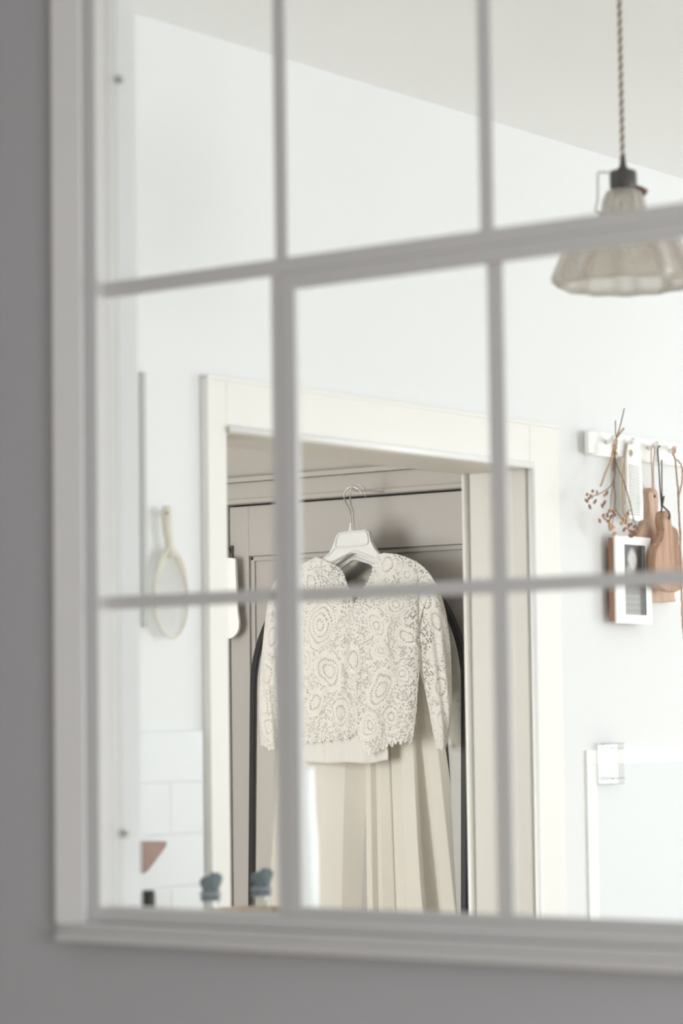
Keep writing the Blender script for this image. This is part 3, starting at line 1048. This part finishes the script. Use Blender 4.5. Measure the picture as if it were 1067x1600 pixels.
# ------------------------------------------------------------------ sheets of cloth (camisole, skirt)
def sheet(name, fx0, fx1, z0, z1, fy, m, parent, nu=160, nv=80, thick=0.0008, ztop=None, zbot=None):
    me = bpy.data.meshes.new(name)
    s = np.linspace(0, 1, nu)
    t = np.linspace(0, 1, nv)
    S, T = np.meshgrid(s, t)
    zt = ztop(S) if ztop else z1 + 0 * S
    zb = zbot(S) if zbot else z0 + 0 * S
    Z = zb + (zt - zb) * T
    X = fx0(Z) + (fx1(Z) - fx0(Z)) * S
    Y = fy(S, Z, X)
    co = np.stack([X, Y, Z], -1).reshape(-1, 3) - np.array(parent_world(parent))
    jj, ii = np.meshgrid(np.arange(nv - 1), np.arange(nu - 1), indexing='ij')
    a = (jj * nu + ii).ravel()
    q = np.stack([a, a + 1, a + nu + 1, a + nu], -1)
    me.from_pydata(co.tolist(), [], q.tolist())
    me.polygons.foreach_set('use_smooth', [True] * len(me.polygons))
    o = link(name, me, m, parent)
    if thick:
        md = o.modifiers.new('solid', 'SOLIDIFY')
        md.thickness = thick
    return o


cm = thing('camisole', 'plain white camisole whose straight hem shows below the lace blouse', 'camisole', (-3.60, GY + .005, 1.86))


def cami_top(S):
    X = -3.745 + S * 0.31
    return np.where(np.abs(X + 3.57) < .05, 1.845, 1.845 + .3 * np.clip(np.abs(X + 3.57) - .05, 0, .16)) * 1.0


sheet('bodice', lambda z: -3.745 + .012 * sstep(1.9, 1.5, z), lambda z: -3.430 - 0.052 * sstep(1.565, 1.54, z), 1.496, 1.85,
      lambda S, Z, X: GY - .002 - .022 * np.sqrt(np.clip(1 - ((X + 3.59) / .19) ** 2, 0, 1)) * sstep(1.95, 1.8, Z) + .0022 * np.sin(X * 75 + 1) + .0012 * np.sin(X * 190),
      M['cami'], cm, ztop=cami_top, zbot=lambda S: 1.497 + .006 * (S > .8) * (S - .8) / .2 + .0012 * np.sin(S * 14), nu=120, nv=60)
bm = bmesh.new()
for sx in (-3.67, -3.475):
    bm = bmesh.new()
    tube(bm, spline([(sx, GY - .02, 1.86), (sx - .002 * (1 if sx < -3.6 else -1), GY - .008, 1.91), (sx, GY + .001, 1.935 + (.003 if sx > -3.6 else .003))], 5), .0025, 6)
    fin(bm, 'strap', M['cami'], cm, smooth=True)

sk = thing('satin_skirt', 'long cream satin skirt with soft pleats hanging below the blouse', 'skirt', (-3.60, GY + .03, 1.75))
_ps = np.array([0, .02, .06, .20, .36, .46, .545, .562, .568, .60, .628, .634, .66, .705, .722, .728, .80, .868, .878, .884, .92, .97, 1.0])
_py = np.array([.050, .020, .000, -.030, -.030, -.015, .022, .024, -.006, -.010, .012, -.012, -.020, -.010, .010, -.022, -.036, -.030, -.020, .012, .006, .010, .028])


def sky(S, Z, X):
    a = sstep(1.76, 1.15, Z) * .9 + .25
    y = np.interp(S, _ps, _py)
    y += .0025 * np.sin(S * 23 + Z * 2) + .003 * np.sin(S * 11 + Z * 5)
    return GY + .038 + y * a


sheet('skirt_cloth', lambda z: np.interp(z, [0.1, 1.18, 1.514, 1.75], [-4.02, -3.900, -3.858, -3.800]), lambda z: np.interp(z, [0.1, 1.19, 1.485, 1.68, 1.75], [-3.215, -3.343, -3.376, -3.402, -3.415]),
      0.10, 1.75, sky, M['satin'], sk, nu=420, nv=60)
bm = bmesh.new()
plate_xz(bm, [(-3.78, 1.745), (-3.42, 1.745), (-3.425, 1.79), (-3.775, 1.79)], GY + .016, GY + .022, bev=.002)
fin(bm, 'waistband', M['satin'], sk)
bm = bmesh.new()
tube(bm, spline([(-3.412, GY + .02, 1.72), (-3.401, GY + .005, 1.70), (-3.386, GY + .008, 1.676), (-3.384, GY + .006, 1.662), (-3.392, GY + .006, 1.655), (-3.402, GY + .008, 1.660)], 6), .0036, 6)
rb = mat('loop_ribbon', (0.66, 0.58, 0.46), 0.6)
fin(bm, 'side_loop', rb, sk, smooth=True)
for sx, tx in ((-3.70, -3.66), (-3.48, -3.50)):
    bm = bmesh.new()
    tube(bm, [(sx, GY + .02, 1.78), (tx, GY + .024, 1.925)], .002, 6)
    fin(bm, 'hanging_loop', rb, sk, smooth=True)

# ------------------------------------------------------------------ white paddle hanging at the left of the doorway
pd = thing('white_paddle', 'narrow white round-ended paddle hanging at the left edge of the doorway', 'paddle', (-2.66, 3.30, 1.82))
# ------------------------------------------------------------------ peg rail and what hangs on it
rail = thing('peg_rail', 'white wooden peg rail on the wall right of the doorway', 'rail', (XL, 4.75, 2.074))
boxes('rail_board', [(XL, XL + .016, 4.083, 5.45, 2.052, 2.095)], M['white'], rail, bev=.002)
pegs = [4.178, 4.246, 4.325, 4.402, 4.50, 4.60, 4.70]
for y in pegs:
    bm = bmesh.new()
    zz = 2.083
    tube(bm, [(XL + .015, y * .99, zz - .006), (XL + .036, y * .986, zz - .003), (XL + .040, y * .986, zz - .002)], [.0045, .004, .0048], 10)
    fin(bm, 'peg', M['white'], rail, smooth=True)
for y in (4.12, 4.21, 4.28, 4.365):
    bm = bmesh.new()
    box(bm, XL + .014, XL + .022, y * .992 - .024, y * .992 + .014, 2.054, 2.092, bev=.002)
    fin(bm, 'block', M['white'], rail)


def strand(name, pts, r, m, parent, off=.03, jit=0.0):
    """pts: (y, z[, off]) as seen on the wall plane"""
    P = []
    for p in pts:
        o_ = p[2] if len(p) > 2 else off
        P.append(wy(p[0], p[1], o_))
    Q = spline([tuple(p) for p in P], 8)
    if jit:
        Q = [tuple(np.array(q) + rng.normal(0, jit, 3)) for q in Q]
    bm = bmesh.new()
    tube(bm, Q, r, 6)
    return fin(bm, name, m, parent, smooth=True)


# dried flowers
fl = thing('dried_flower_bundle', 'bundle of dried berry twigs hanging head down from the peg rail', 'dried flowers', (XL + .05, 4.13, 2.08))
for pts, r, m in (
        ([(4.225, 2.1465), (4.205, 2.106), (4.190, 2.083), (4.186, 2.060), (4.180, 2.030)], .0011, 'stem'),
        ([(4.193, 2.122), (4.193, 2.098), (4.196, 2.082), (4.186, 2.05)], .0011, 'stem'),
        ([(4.222, 2.110), (4.205, 2.098), (4.190, 2.085), (4.184, 2.070), (4.172, 2.046), (4.155, 2.026), (4.143, 2.008), (4.137, 2.001)], .0019, 'stemtan'),
        ([(4.186, 2.072), (4.190, 2.050), (4.188, 2.028), (4.178, 2.008), (4.158, 1.996), (4.13, 1.986), (4.105, 1.981)], .0009, 'stem'),
        ([(4.187, 2.060), (4.186, 2.030), (4.184, 2.005), (4.187, 1.985), (4.183, 1.963)], .0010, 'stem'),
        ([(4.187, 2.060), (4.197, 2.038), (4.215, 2.018), (4.228, 1.996), (4.240, 1.972), (4.248, 1.950), (4.262, 1.930)], .0010, 'stem'),
        ([(4.184, 2.010), (4.172, 1.985), (4.168, 1.962), (4.150, 1.945)], .0007, 'stem'),
        ([(4.187, 1.963), (4.200, 1.952), (4.216, 1.942), (4.232, 1.935)], .0008, 'stem'),
        ([(4.183, 1.963), (4.178, 1.945), (4.172, 1.930)], .0007, 'stem'),
        ([(4.243, 1.967), (4.230, 1.958), (4.222, 1.945)], .0006, 'stem'),
        ([(4.248, 1.950), (4.243, 1.935), (4.242, 1.918)], .0006, 'stem')):
    strand('stem', pts, r, M[m], fl, off=.055)
strand('binding', [(4.182, 2.074, .06), (4.190, 2.079, .064), (4.194, 2.073, .056), (4.186, 2.070, .052), (4.183, 2.076, .06), (4.192, 2.066, .063), (4.196, 2.061, .06)], .0017, M['stemtan'], fl)
bset = [(4.105, 1.981), (4.098, 1.977), (4.092, 1.983), (4.11, 1.99), (4.125, 1.988), (4.088, 1.972), (4.118, 1.972), (4.100, 1.962), (4.150, 1.985), (4.158, 1.990), (4.142, 1.966), (4.15, 1.972),
        (4.150, 1.943), (4.145, 1.949), (4.133, 1.939), (4.158, 1.950), (4.165, 1.958), (4.162, 1.940), (4.178, 1.957), (4.185, 1.952), (4.190, 1.960), (4.172, 1.948),
        (4.222, 1.942), (4.232, 1.935), (4.226, 1.930), (4.216, 1.927), (4.240, 1.938), (4.230, 1.957), (4.222, 1.952), (4.262, 1.930), (4.257, 1.921), (4.252, 1.934), (4.265, 1.918), (4.243, 1.916), (4.248, 1.924),
        (4.235, 1.918), (4.270, 1.925), (4.238, 1.925)]
for i, (y, z) in enumerate(bset):
    bm = bmesh.new()
    c = wy(y + random.uniform(-.001, .001), z, .052 + random.uniform(-.006, .008))
    rot = Matrix.Rotation(random.uniform(-1.2, 1.2), 4, 'X') @ Matrix.Rotation(random.uniform(-.6, .6), 4, 'Y')
    bmesh.ops.create_icosphere(bm, subdivisions=2, radius=1.0, matrix=Matrix.Translation(c) @ rot @ Matrix.Diagonal((.0025, .0024, .0052, 1)))
    fin(bm, 'berry', M['berry'] if i % 4 else M['berrytan'], fl, smooth=True)
for (y, z) in ((4.170, 1.926), (4.176, 1.930), (4.166, 1.932), (4.181, 1.918), (4.214, 1.944), (4.208, 1.938)):
    bm = bmesh.new()
    c = wy(y, z, .055)
    rot = Matrix.Rotation(random.uniform(-1.5, 1.5), 4, 'X')
    bmesh.ops.create_icosphere(bm, subdivisions=2, radius=1.0, matrix=Matrix.Translation(c) @ rot @ Matrix.Diagonal((.0035, .0034, .0065, 1)))
    fin(bm, 'seed_head', M['berrytan'], fl, smooth=True)

# pale wooden strip with its string
ws = thing('wooden_strip', 'narrow pale wooden strip hanging behind the dried twigs', 'wooden strip', (XL + .022, 4.195, 2.02))
bm = bmesh.new()
plate_yz(bm, [(4.172, 2.052), (4.204, 2.050), (4.207, 1.990), (4.204, 1.972), (4.190, 1.966), (4.177, 1.975), (4.174, 2.0)], XL + .026, XL + .020, bev=.001)
fin(bm, 'strip', M['paleWood'], ws)
strand('cord', [(4.232, 2.085, .04), (4.222, 2.055, .034), (4.214, 2.02, .032), (4.213, 1.985, .032), (4.214, 1.957, .034), (4.224, 1.953, .036)], .0012, M['twine'], ws)

# white grater
gt = thing('grater', 'flat white ribbed grater hanging between the twigs and the boards', 'grater', (XL + .03, 4.25, 2.03))
bm = bmesh.new()
gp = [(4.236, 2.089), (4.256, 2.091), (4.272, 2.086), (4.278, 2.062), (4.283, 1.975), (4.281, 1.948), (4.262, 1.944), (4.232, 1.948), (4.226, 1.970), (4.228, 2.060)]
plate_yz(bm, [(p[0] * .988, 1.6 + (p[1] - 1.6) * .988) for p in gp], XL + .032, XL + .027, bev=.001)
fin(bm, 'plate', M['white'], gt)
for i in range(22):
    z0 = 2.045 - i * .0042
    bm = bmesh.new()
    P = [wy(4.236, z0, .0325), wy(4.272, z0 - .0008, .0325)]
    tube(bm, P, .0011, 5)
    fin(bm, 'rib', M['whiteplastic'], gt, smooth=True)
bm = bmesh.new()
tube(bm, [wy(4.246 + .004 * math.cos(a), 2.067 + .006 * math.sin(a), .0335) for a in np.linspace(0, 2 * math.pi, 16, endpoint=False)], .0012, 6, closed=True)
fin(bm, 'eyelet', M['paleWood'], gt, smooth=True)
bm = bmesh.new()
plate_yz(bm, [tuple(wy(4.246 + .0032 * math.cos(a), 2.067 + .005 * math.sin(a), .033))[1:] for a in np.linspace(0, 2 * math.pi, 16, endpoint=False)], XL + .0335, XL + .0325, bev=0)
fin(bm, 'hole', mat('hole_shadow', (.30, .26, .19), .8), gt)
strand('tie', [(4.233, 1.983, .034), (4.233, 1.95, .034), (4.234, 1.921, .034)], .0010, M['paleWood'], gt)


def board(name, label, outline, xf, xb, m, hole, k):
    c = outline[0]
    t = thing(name, label, 'cutting board', (xf, c[0] * k, 1.6 + (c[1] - 1.6) * k))
    bm = bmesh.new()
    pts = spline([(p[0] * k, 1.6 + (p[1] - 1.6) * k) for p in outline], 5, closed=True)
    plate_yz(bm, pts, xf, xb, bev=.0025)
    fin(bm, 'blade', m, t, auto=45)
    bm = bmesh.new()
    n = 14
    hy, hz = hole[0] * k, 1.6 + (hole[1] - 1.6) * k
    plate_yz(bm, [(hy + .0032 * math.cos(2 * math.pi * i / n), hz + .0036 * math.sin(2 * math.pi * i / n)) for i in range(n)], xf + .0006, xf - .002, bev=0)
    fin(bm, 'hanging_hole', M['dark'], t)
    return t


b1 = board('cutting_board', 'pale beech cutting board with a long handle, left and rear of the two', 
           [(4.322, 2.009), (4.334, 2.006), (4.341, 1.995), (4.339, 1.975), (4.340, 1.955), (4.356, 1.936), (4.385, 1.915), (4.392, 1.89), (4.392, 1.815), (4.385, 1.802),
            (4.262, 1.802), (4.256, 1.815), (4.256, 1.895), (4.264, 1.918), (4.290, 1.940), (4.304, 1.957), (4.307, 1.975), (4.305, 1.995), (4.311, 2.006)],
           XL + .015, XL + .002, M['beech'], (4.326, 1.994), .994)
strand('cord', [(4.318, 2.000, .017), (4.319, 2.03, .022), (4.317, 2.065, .034), (4.320, 2.083, .045), (4.326, 2.0855, .045), (4.330, 2.078, .034), (4.324, 2.05, .022), (4.324, 2.02, .017), (4.326, 1.996, .034)], .0013, M['pinktwine'], b1)
b2 = board('cutting_board', 'darker knotty olive-wood cutting board in front, hung by a black cord',
           [(4.366, 1.969), (4.378, 1.965), (4.382, 1.952), (4.386, 1.943), (4.402, 1.937), (4.410, 1.925), (4.410, 1.910), (4.418, 1.895), (4.422, 1.86), (4.422, 1.830), (4.405, 1.8235),
            (4.385, 1.820), (4.330, 1.829), (4.323, 1.84), (4.322, 1.875), (4.328, 1.895), (4.345, 1.912), (4.356, 1.930), (4.352, 1.950), (4.356, 1.964)],
           XL + .052, XL + .034, M['olive'], (4.374, 1.956), .980)
strand('cord', [(4.355, 2.062, .052), (4.354, 2.03, .052), (4.353, 2.0, .053), (4.352, 1.978, .055), (4.349, 1.99, .055), (4.346, 2.02, .054), (4.343, 2.06, .048), (4.341, 2.078, .05), (4.345, 2.0865, .045), (4.351, 2.086, .045)], .0013, M['leather'], b2)
strand('knot', [(4.350, 1.965, .056), (4.352, 1.976, .058), (4.356, 1.984, .060), (4.360, 1.995, .060), (4.354, 1.981, .061), (4.350, 1.978, .057), (4.356, 1.977, .059), (4.366, 1.972, .060), (4.376, 1.968, .059), (4.380, 1.960, .058), (4.376, 1.955, .056)], .0017, M['leather'], b2)

# framed photograph
pf = thing('picture_frame', 'small white framed black-and-white photograph hanging under the dried twigs', 'picture frame', (XL + .02, 4.235, 1.84))
k = .989
y0, y1, z0, z1 = 4.183 * k, 4.308 * k, 1.6 + (1.759 - 1.6) * k, 1.6 + (1.916 - 1.6) * k
yi0, yi1, zi0, zi1 = 4.214 * k, 4.288 * k, 1.6 + (1.775 - 1.6) * k, 1.6 + (1.901 - 1.6) * k
xf = XL + .028
boxes('frame_side', [(XL + .0155, xf - .003, y0 + .002, y1 - .004, z0 + .004, z1 - .004)], M['framewood'], pf)
boxes('frame_edge', [(XL + .012, XL + .0156, y0 + .002, y0 + .008, z0 + .004, z1 - .004)], M['framewood'], pf)
boxes('frame_face', [(xf - .004, xf, y0, y1, zi1, z1), (xf - .004, xf, y0, y1, z0, zi0), (xf - .004, xf, y0, yi0, zi0, zi1), (xf - .004, xf, yi1, y1, zi0, zi1)], M['white'], pf)
bm = bmesh.new()
box(bm, xf - .0028, xf - .0012, yi0, yi1, zi0, zi1)
fin(bm, 'photograph', M['print'], pf, origin=(xf, (yi0 + yi1) / 2, (zi0 + zi1) / 2))

# hanging twine at far right
tw_ = thing('twine_loop', 'long natural twine hanging from the peg beside the olive-wood board', 'twine', (XL + .04, 4.41, 1.95))
strand('cord', [(4.402, 2.083, .045), (4.399, 2.075, .058), (4.405, 2.066, .058), (4.408, 2.04, .058), (4.413, 2.01, .058), (4.413, 1.99, .058), (4.416, 1.95, .058), (4.417, 1.90, .058), (4.417, 1.85, .058), (4.418, 1.80, .058), (4.419, 1.76, .058), (4.421, 1.735, .058)], .0017, M['twine'], tw_, jit=.0004)
strand('cord', [(4.404, 2.066, .062), (4.418, 2.064, .062), (4.430, 2.05, .062), (4.426, 2.02, .062), (4.416, 2.0, .062), (4.414, 1.97, .061), (4.418, 1.93, .061), (4.416, 1.88, .061), (4.419, 1.84, .060)], .0015, M['twine'], tw_, jit=.0004)
strand('hook', [(4.396, 2.076, .058), (4.398, 2.088, .058), (4.404, 2.0895, .044), (4.407, 2.083, .036), (4.405, 2.078, .02)], .0016, M['pinktwine'], tw_)

# white framed panel low on the wall, with its clear bracket
fp = thing('wall_panel', 'white framed board fixed low on the wall, right of the doorway', 'panel', (XL, 4.6, 1.2))
kf = .994
boxes('frame_rail', [(XL, XL + .005, 4.090 * kf, 5.25, 1.510, 1.536)], M['white'], fp, bev=.001)
boxes('frame_stile', [(XL, XL + .005, 4.090 * kf, 4.122 * kf, 0.45, 1.510)], M['white'], fp, bev=.001)
boxes('frame_stile', [(XL, XL + .005, 5.21, 5.25, 0.45, 1.510)], M['white'], fp, bev=.001)
boxes('frame_rail', [(XL, XL + .005, 4.122 * kf, 5.21, 0.45, 0.48)], M['white'], fp, bev=.001)
boxes('board', [(XL, XL + .004, 4.120 * kf, 5.21, 0.48, 1.510)], mat('panel_board', (.77, .79, .80), .5), fp)
br = thing('corner_bracket', 'small clear plastic bracket on the corner of the white wall panel', 'bracket', (XL + .012, 4.12, 1.51))
boxes('body', [(XL + .006, XL + .018, 4.122 * kf, 4.194 * kf, 1.475, 1.547)], M['acrylic'], br, bev=.002)
cg = mat('clip_grey', (.36, .36, .36), .5)
for q in ((XL + .018, XL + .021, 4.150 * kf, 4.190 * kf, 1.4845, 1.4865), (XL + .018, XL + .0195, 4.150 * kf, 4.190 * kf, 1.5375, 1.5387), (XL + .016, XL + .0202, 4.122 * kf, 4.192 * kf, 1.5458, 1.547)):
    boxes('clip', [q], cg, br)

# ------------------------------------------------------------------ sieve on the wall at the left
sv = thing('sieve', 'small cream-handled oval sieve hanging on the wall left of the doorway', 'sieve', (XL + .012, 2.953, 1.80))
bm = bmesh.new()
ell = [wy(2.960 + .036 * math.cos(a), 1.768 + .054 * math.sin(a) * (1 if math.sin(a) < 0 else 1.35) , .018) for a in np.linspace(0, 2 * math.pi, 40, endpoint=False)]
tube(bm, ell, .0020, 8, closed=True)
fin(bm, 'rim', M['enamel'], sv, smooth=True)
bm = bmesh.new()
cv = bm.verts.new(wy(2.960, 1.775, .006))
rings = []
for q in (1.0, .75, .45):
    rings.append([bm.verts.new(wy(2.960 + q * .036 * math.cos(a), 1.768 + q * .054 * math.sin(a) * (1 if math.sin(a) < 0 else 1.35), .006 + .012 * q ** 3)) for a in np.linspace(0, 2 * math.pi, 40, endpoint=False)])
for A, B in zip(rings[:-1], rings[1:]):
    for i in range(40):
        bm.faces.new((A[i], A[(i + 1) % 40], B[(i + 1) % 40], B[i]))
for i in range(40):
    bm.faces.new((rings[-1][i], rings[-1][(i + 1) % 40], cv))
fin(bm, 'mesh_bowl', M['mesh'], sv, smooth=True)
bm = bmesh.new()
tube(bm, [wy(2.958, 1.828, .018), wy(2.956, 1.845, .018), wy(2.953, 1.865, .018), wy(2.951, 1.885, .018), wy(2.950, 1.896, .018), wy(2.950, 1.901, .018)], [.0085, .0064, .0075, .0082, .0076, .004], 12)
tube(bm, [wy(2.957, 1.850, .018), wy(2.945, 1.830, .018), wy(2.934, 1.810, .018), wy(2.927, 1.790, .018)], [.004, .0035, .003, .0022], 8)
tube(bm, [wy(2.957, 1.850, .018), wy(2.972, 1.830, .018), wy(2.984, 1.810, .018), wy(2.994, 1.785, .018)], [.004, .003, .0022, .0018], 8)
fin(bm, 'handle', M['enamel'], sv, smooth=True)
bm = bmesh.new()
tube(bm, [wy(2.951, 1.891, .0), wy(2.951, 1.891, .026)], .0018, 8)
fin(bm, 'nail', M['hinge'], sv, smooth=True)

# terracotta wedge on the wall
tc_ = thing('terracotta_wedge', 'small terracotta-brown triangular wall bracket above the dark bottle top', 'bracket', (XL + .01, 2.91, 1.41))
bm = bmesh.new()
plate_yz(bm, [tuple(wy(p[0], p[1], .022))[1:] for p in ((2.896, 1.430), (2.946, 1.428), (2.944, 1.421), (2.905, 1.389), (2.897, 1.386))], XL + .022, XL + .009, bev=.0015)
fin(bm, 'wedge', M['terracotta'], tc_)

# ------------------------------------------------------------------ sideboard below the window with bottles
sb = thing('sideboard', 'white sideboard below the two cloth-capped bottles, near the left wall', 'sideboard', (-2.26, 2.62, 0))
boxes('carcass', [(-2.44, -2.06, 2.26, 3.0, 0.06, 1.09)], M['white'], sb, bev=.004)
boxes('top', [(-2.45, -2.04, 2.255, 3.02, 1.09, 1.12)], M['paleWood'], sb, bev=.004)
for y0_, y1_ in ((2.28, 2.625), (2.635, 2.98)):
    dr = boxes('door', [(-2.06, -2.042, y0_, y1_, 0.09, 1.07)], M['white'], sb, bev=.003)
for y in (2.60, 2.66):
    boxes('knob', [(-2.042, -2.02, y - .008, y + .008, .68, .70)], M['metal'], sb, bev=.003)


def stopper_bottle(x, y, label, grp=None):
    t = thing('bottle', label, 'bottle', (x, y, 1.12), grp)
    bm = bmesh.new()
    r = lathe(bm, (x, y, 1.12), [(.03, .001), (.036, .006), (.036, .16), (.034, .185), (.026, .208), (.016, .225), (.0105, .236), (.0105, .250)], 32)
    bm.faces.new(r[0][::-1])
    fin(bm, 'glass_body', M['bottleglass'], t, smooth=True)
    bm = bmesh.new()
    n = 32
    rings = []
    for j, (rr, z) in enumerate([(.0135, .246), (.0145, .250), (.0120, .252), (.0125, .262), (.0150, .266), (.0165, .272), (.0130, .278), (.0, .279)]):
        ring = []
        for i in range(n):
            a = 2 * math.pi * i / n
            q = rr * .86 * (1 + .10 * math.sin(a * 5 + j) + .06 * math.sin(a * 3))
            ring.append(bm.verts.new((x + q * math.cos(a), y + q * math.sin(a), 1.12 + z + .003 * math.sin(a + 1) * (j > 3))))
        rings.append(ring)
    for A, B in zip(rings[:-1], rings[1:]):
        for i in range(n):
            bm.faces.new((A[i], A[(i + 1) % n], B[(i + 1) % n], B[i]))
    fin(bm, 'cloth_cap', M['blue'], t, smooth=True)
    bm = bmesh.new()
    tube(bm, [(x + .0115 * math.cos(a), y + .0115 * math.sin(a), 1.12 + .2545) for a in np.linspace(0, 2 * math.pi, 20, endpoint=False)], .0028, 6, closed=True)
    tube(bm, [(x + .0118 * math.cos(a), y + .0118 * math.sin(a), 1.12 + .2465) for a in np.linspace(0, 2 * math.pi, 20, endpoint=False)], .0016, 6, closed=True)
    fin(bm, 'ribbon', M['grey'], t, smooth=True)
    return t


stopper_bottle(-2.25, 2.736, 'clear bottle with a blue-grey cloth cap standing before the white wall')
stopper_bottle(-2.25, 2.842, 'clear bottle with a blue-grey cloth cap standing before the mirror edge')
bk = thing('wicker_basket', 'low tan wicker basket between the two cloth-capped bottles', 'basket', (-2.33, 2.90, 1.12))
bm = bmesh.new()
for i in range(16):
    z = 1.127 + i * .0138
    rr = .058 + .004 * (i / 16)
    tube(bm, [(-2.33 + (rr + .0016 * math.sin(a * 12 + i * math.pi)) * math.cos(a), 2.925 + (rr + .0016 * math.sin(a * 12 + i * math.pi)) * math.sin(a), z) for a in np.linspace(0, 2 * math.pi, 48, endpoint=False)], .0072, 6, closed=True)
fin(bm, 'weave', M['wicker'], bk, smooth=True)
db = thing('dispenser_bottle', 'bottle with a slim black pump top below the terracotta wedge', 'bottle', (-2.25, 2.614, 1.12))
bm = bmesh.new()
capped_lathe(bm, (-2.25, 2.614, 1.12), [(.025, 0), (.028, .004), (.028, .15), (.02, .18), (.011, .20), (.009, .225)], 28)
fin(bm, 'body', M['whiteplastic'], db, smooth=True)
bm = bmesh.new()
capped_lathe(bm, (-2.25, 2.614, 1.12), [(.0075, .222), (.0085, .226), (.0085, .262), (.007, .266)], 20)
fin(bm, 'pump_top', M['black'], db, auto=40)
vs_ = thing('slim_bottle', 'tall slim milky white bottle close behind the opening sash', 'bottle', (-2.10, 2.735, 1.12))
bm = bmesh.new()
capped_lathe(bm, (-2.10, 2.735, 1.12), [(.018, 0), (.021, .004), (.021, .325), (.0205, .335), (.0185, .352), (.0175, .41), (.0185, .418)], 32)
fin(bm, 'body', M['milk'], vs_, smooth=True)

# white paddle hanging from the upper hinge of the bedroom door
PY = 4.962
bm = bmesh.new()
pp = spline([(-4.036, 1.972), (-3.998, 1.972), (-3.993, 1.955), (-3.989, 1.86), (-3.984, 1.82), (-3.990, 1.798), (-4.010, 1.785), (-4.034, 1.79), (-4.050, 1.82), (-4.050, 1.88), (-4.044, 1.955)], 4, closed=True)
plate_xz(bm, pp, PY - .004, PY + .004, bev=.002)
pd.location = (-4.03, PY, 1.98)
fin(bm, 'blade', M['white'], pd, auto=40)
bm = bmesh.new()
tube(bm, spline([(-4.028, PY, 1.968), (-4.026, PY, 1.985), (-4.024, PY + .012, 1.999), (-4.026, PY + .022, 1.985)], 5), .002, 8)
fin(bm, 'hanging_cord', M['leather'], pd, smooth=True)

# ------------------------------------------------------------------ pendant lamp
PX, PYY = -1.873, 3.175
pn = thing('pendant_lamp', 'glass pendant lamp with fluted shade on a twisted fabric cord', 'lamp', (PX, PYY, 2.6))
bm = bmesh.new()
capped_lathe(bm, (PX, PYY, 2.7049), [(.001, -.008), (.02, -.0075), (.045, -.004), (.05, -.001)], 32)
fin(bm, 'ceiling_rose', M['socket'], pn, smooth=True)
for s_, mt in ((0, mat('cord_light', (.62, .58, .53), .9)), (math.pi, mat('cord_brown', (.25, .18, .15), .9))):
    bm = bmesh.new()
    pts = []
    for i in range(281):
        z = 2.43 + .255 * i / 280
        a = i * .42 + s_
        pts.append((PX + .0017 * math.cos(a), PYY + .0017 * math.sin(a), z))
    tube(bm, pts, .0022, 6)
    fin(bm, 'cord', mt, pn, smooth=True)
bm = bmesh.new()
capped_lathe(bm, (PX, PYY, 0), [(.0195, 2.384), (.0205, 2.388), (.0205, 2.408), (.0185, 2.412), (.010, 2.414), (.0052, 2.420), (.0035, 2.436)], 32)
fin(bm, 'socket', M['socket'], pn, auto=35)
bm = bmesh.new()
tube(bm, [(PX + .012, PYY + .009, 2.388), (PX + .022, PYY + .0165, 2.382), (PX + .028, PYY + .021, 2.378)], [.005, .006, .0055], 12)
fin(bm, 'switch_knob', M['socketred'], pn, smooth=True)
bm = bmesh.new()
# side wire bracket
ux, uy = -.803, -.596
tube(bm, spline([(PX + ux * .015, PYY + uy * .015, 2.409), (PX + ux * .034, PYY + uy * .034, 2.411), (PX + ux * .038, PYY + uy * .038, 2.405), (PX + ux * .039, PYY + uy * .039, 2.37), (PX + ux * .042, PYY + uy * .042, 2.352), (PX + ux * .028, PYY + uy * .028, 2.350)], 5), .0016, 8)
fin(bm, 'bracket', mat('bracket_metal', (.66, .64, .60), .35, metal=.6), pn, smooth=True)
bm = bmesh.new()
prof = [(.020, 2.384), (.027, 2.380), (.031, 2.368), (.033, 2.352), (.040, 2.340), (.060, 2.325), (.080, 2.306), (.093, 2.286), (.101, 2.268), (.1065, 2.254), (.106, 2.246), (.098, 2.238), (.094, 2.236)]
lathe(bm, (PX, PYY, 0), prof, 144, flute=12, famp=.045)
o = fin(bm, 'shade', M['shade'], pn, smooth=True)
md = o.modifiers.new('s', 'SOLIDIFY')
md.thickness = .003
bm = bmesh.new()
lathe(bm, (PX, PYY, 0), [(.0, 2.30), (.016, 2.304), (.026, 2.318), (.028, 2.335), (.020, 2.355), (.014, 2.372), (.014, 2.386)], 24)
fin(bm, 'bulb', M['bottleglass'], pn, smooth=True)

# the lamp is scaled about the camera: nearer, smaller and lower, its image unchanged
for c in pn.children:
    for v in c.data.vertices:
        zw = v.co.z + 2.6
        v.co = Vector((v.co.x * .905, v.co.y * .905, 2.1756 + (zw - 2.236) * .905 - 2.6))
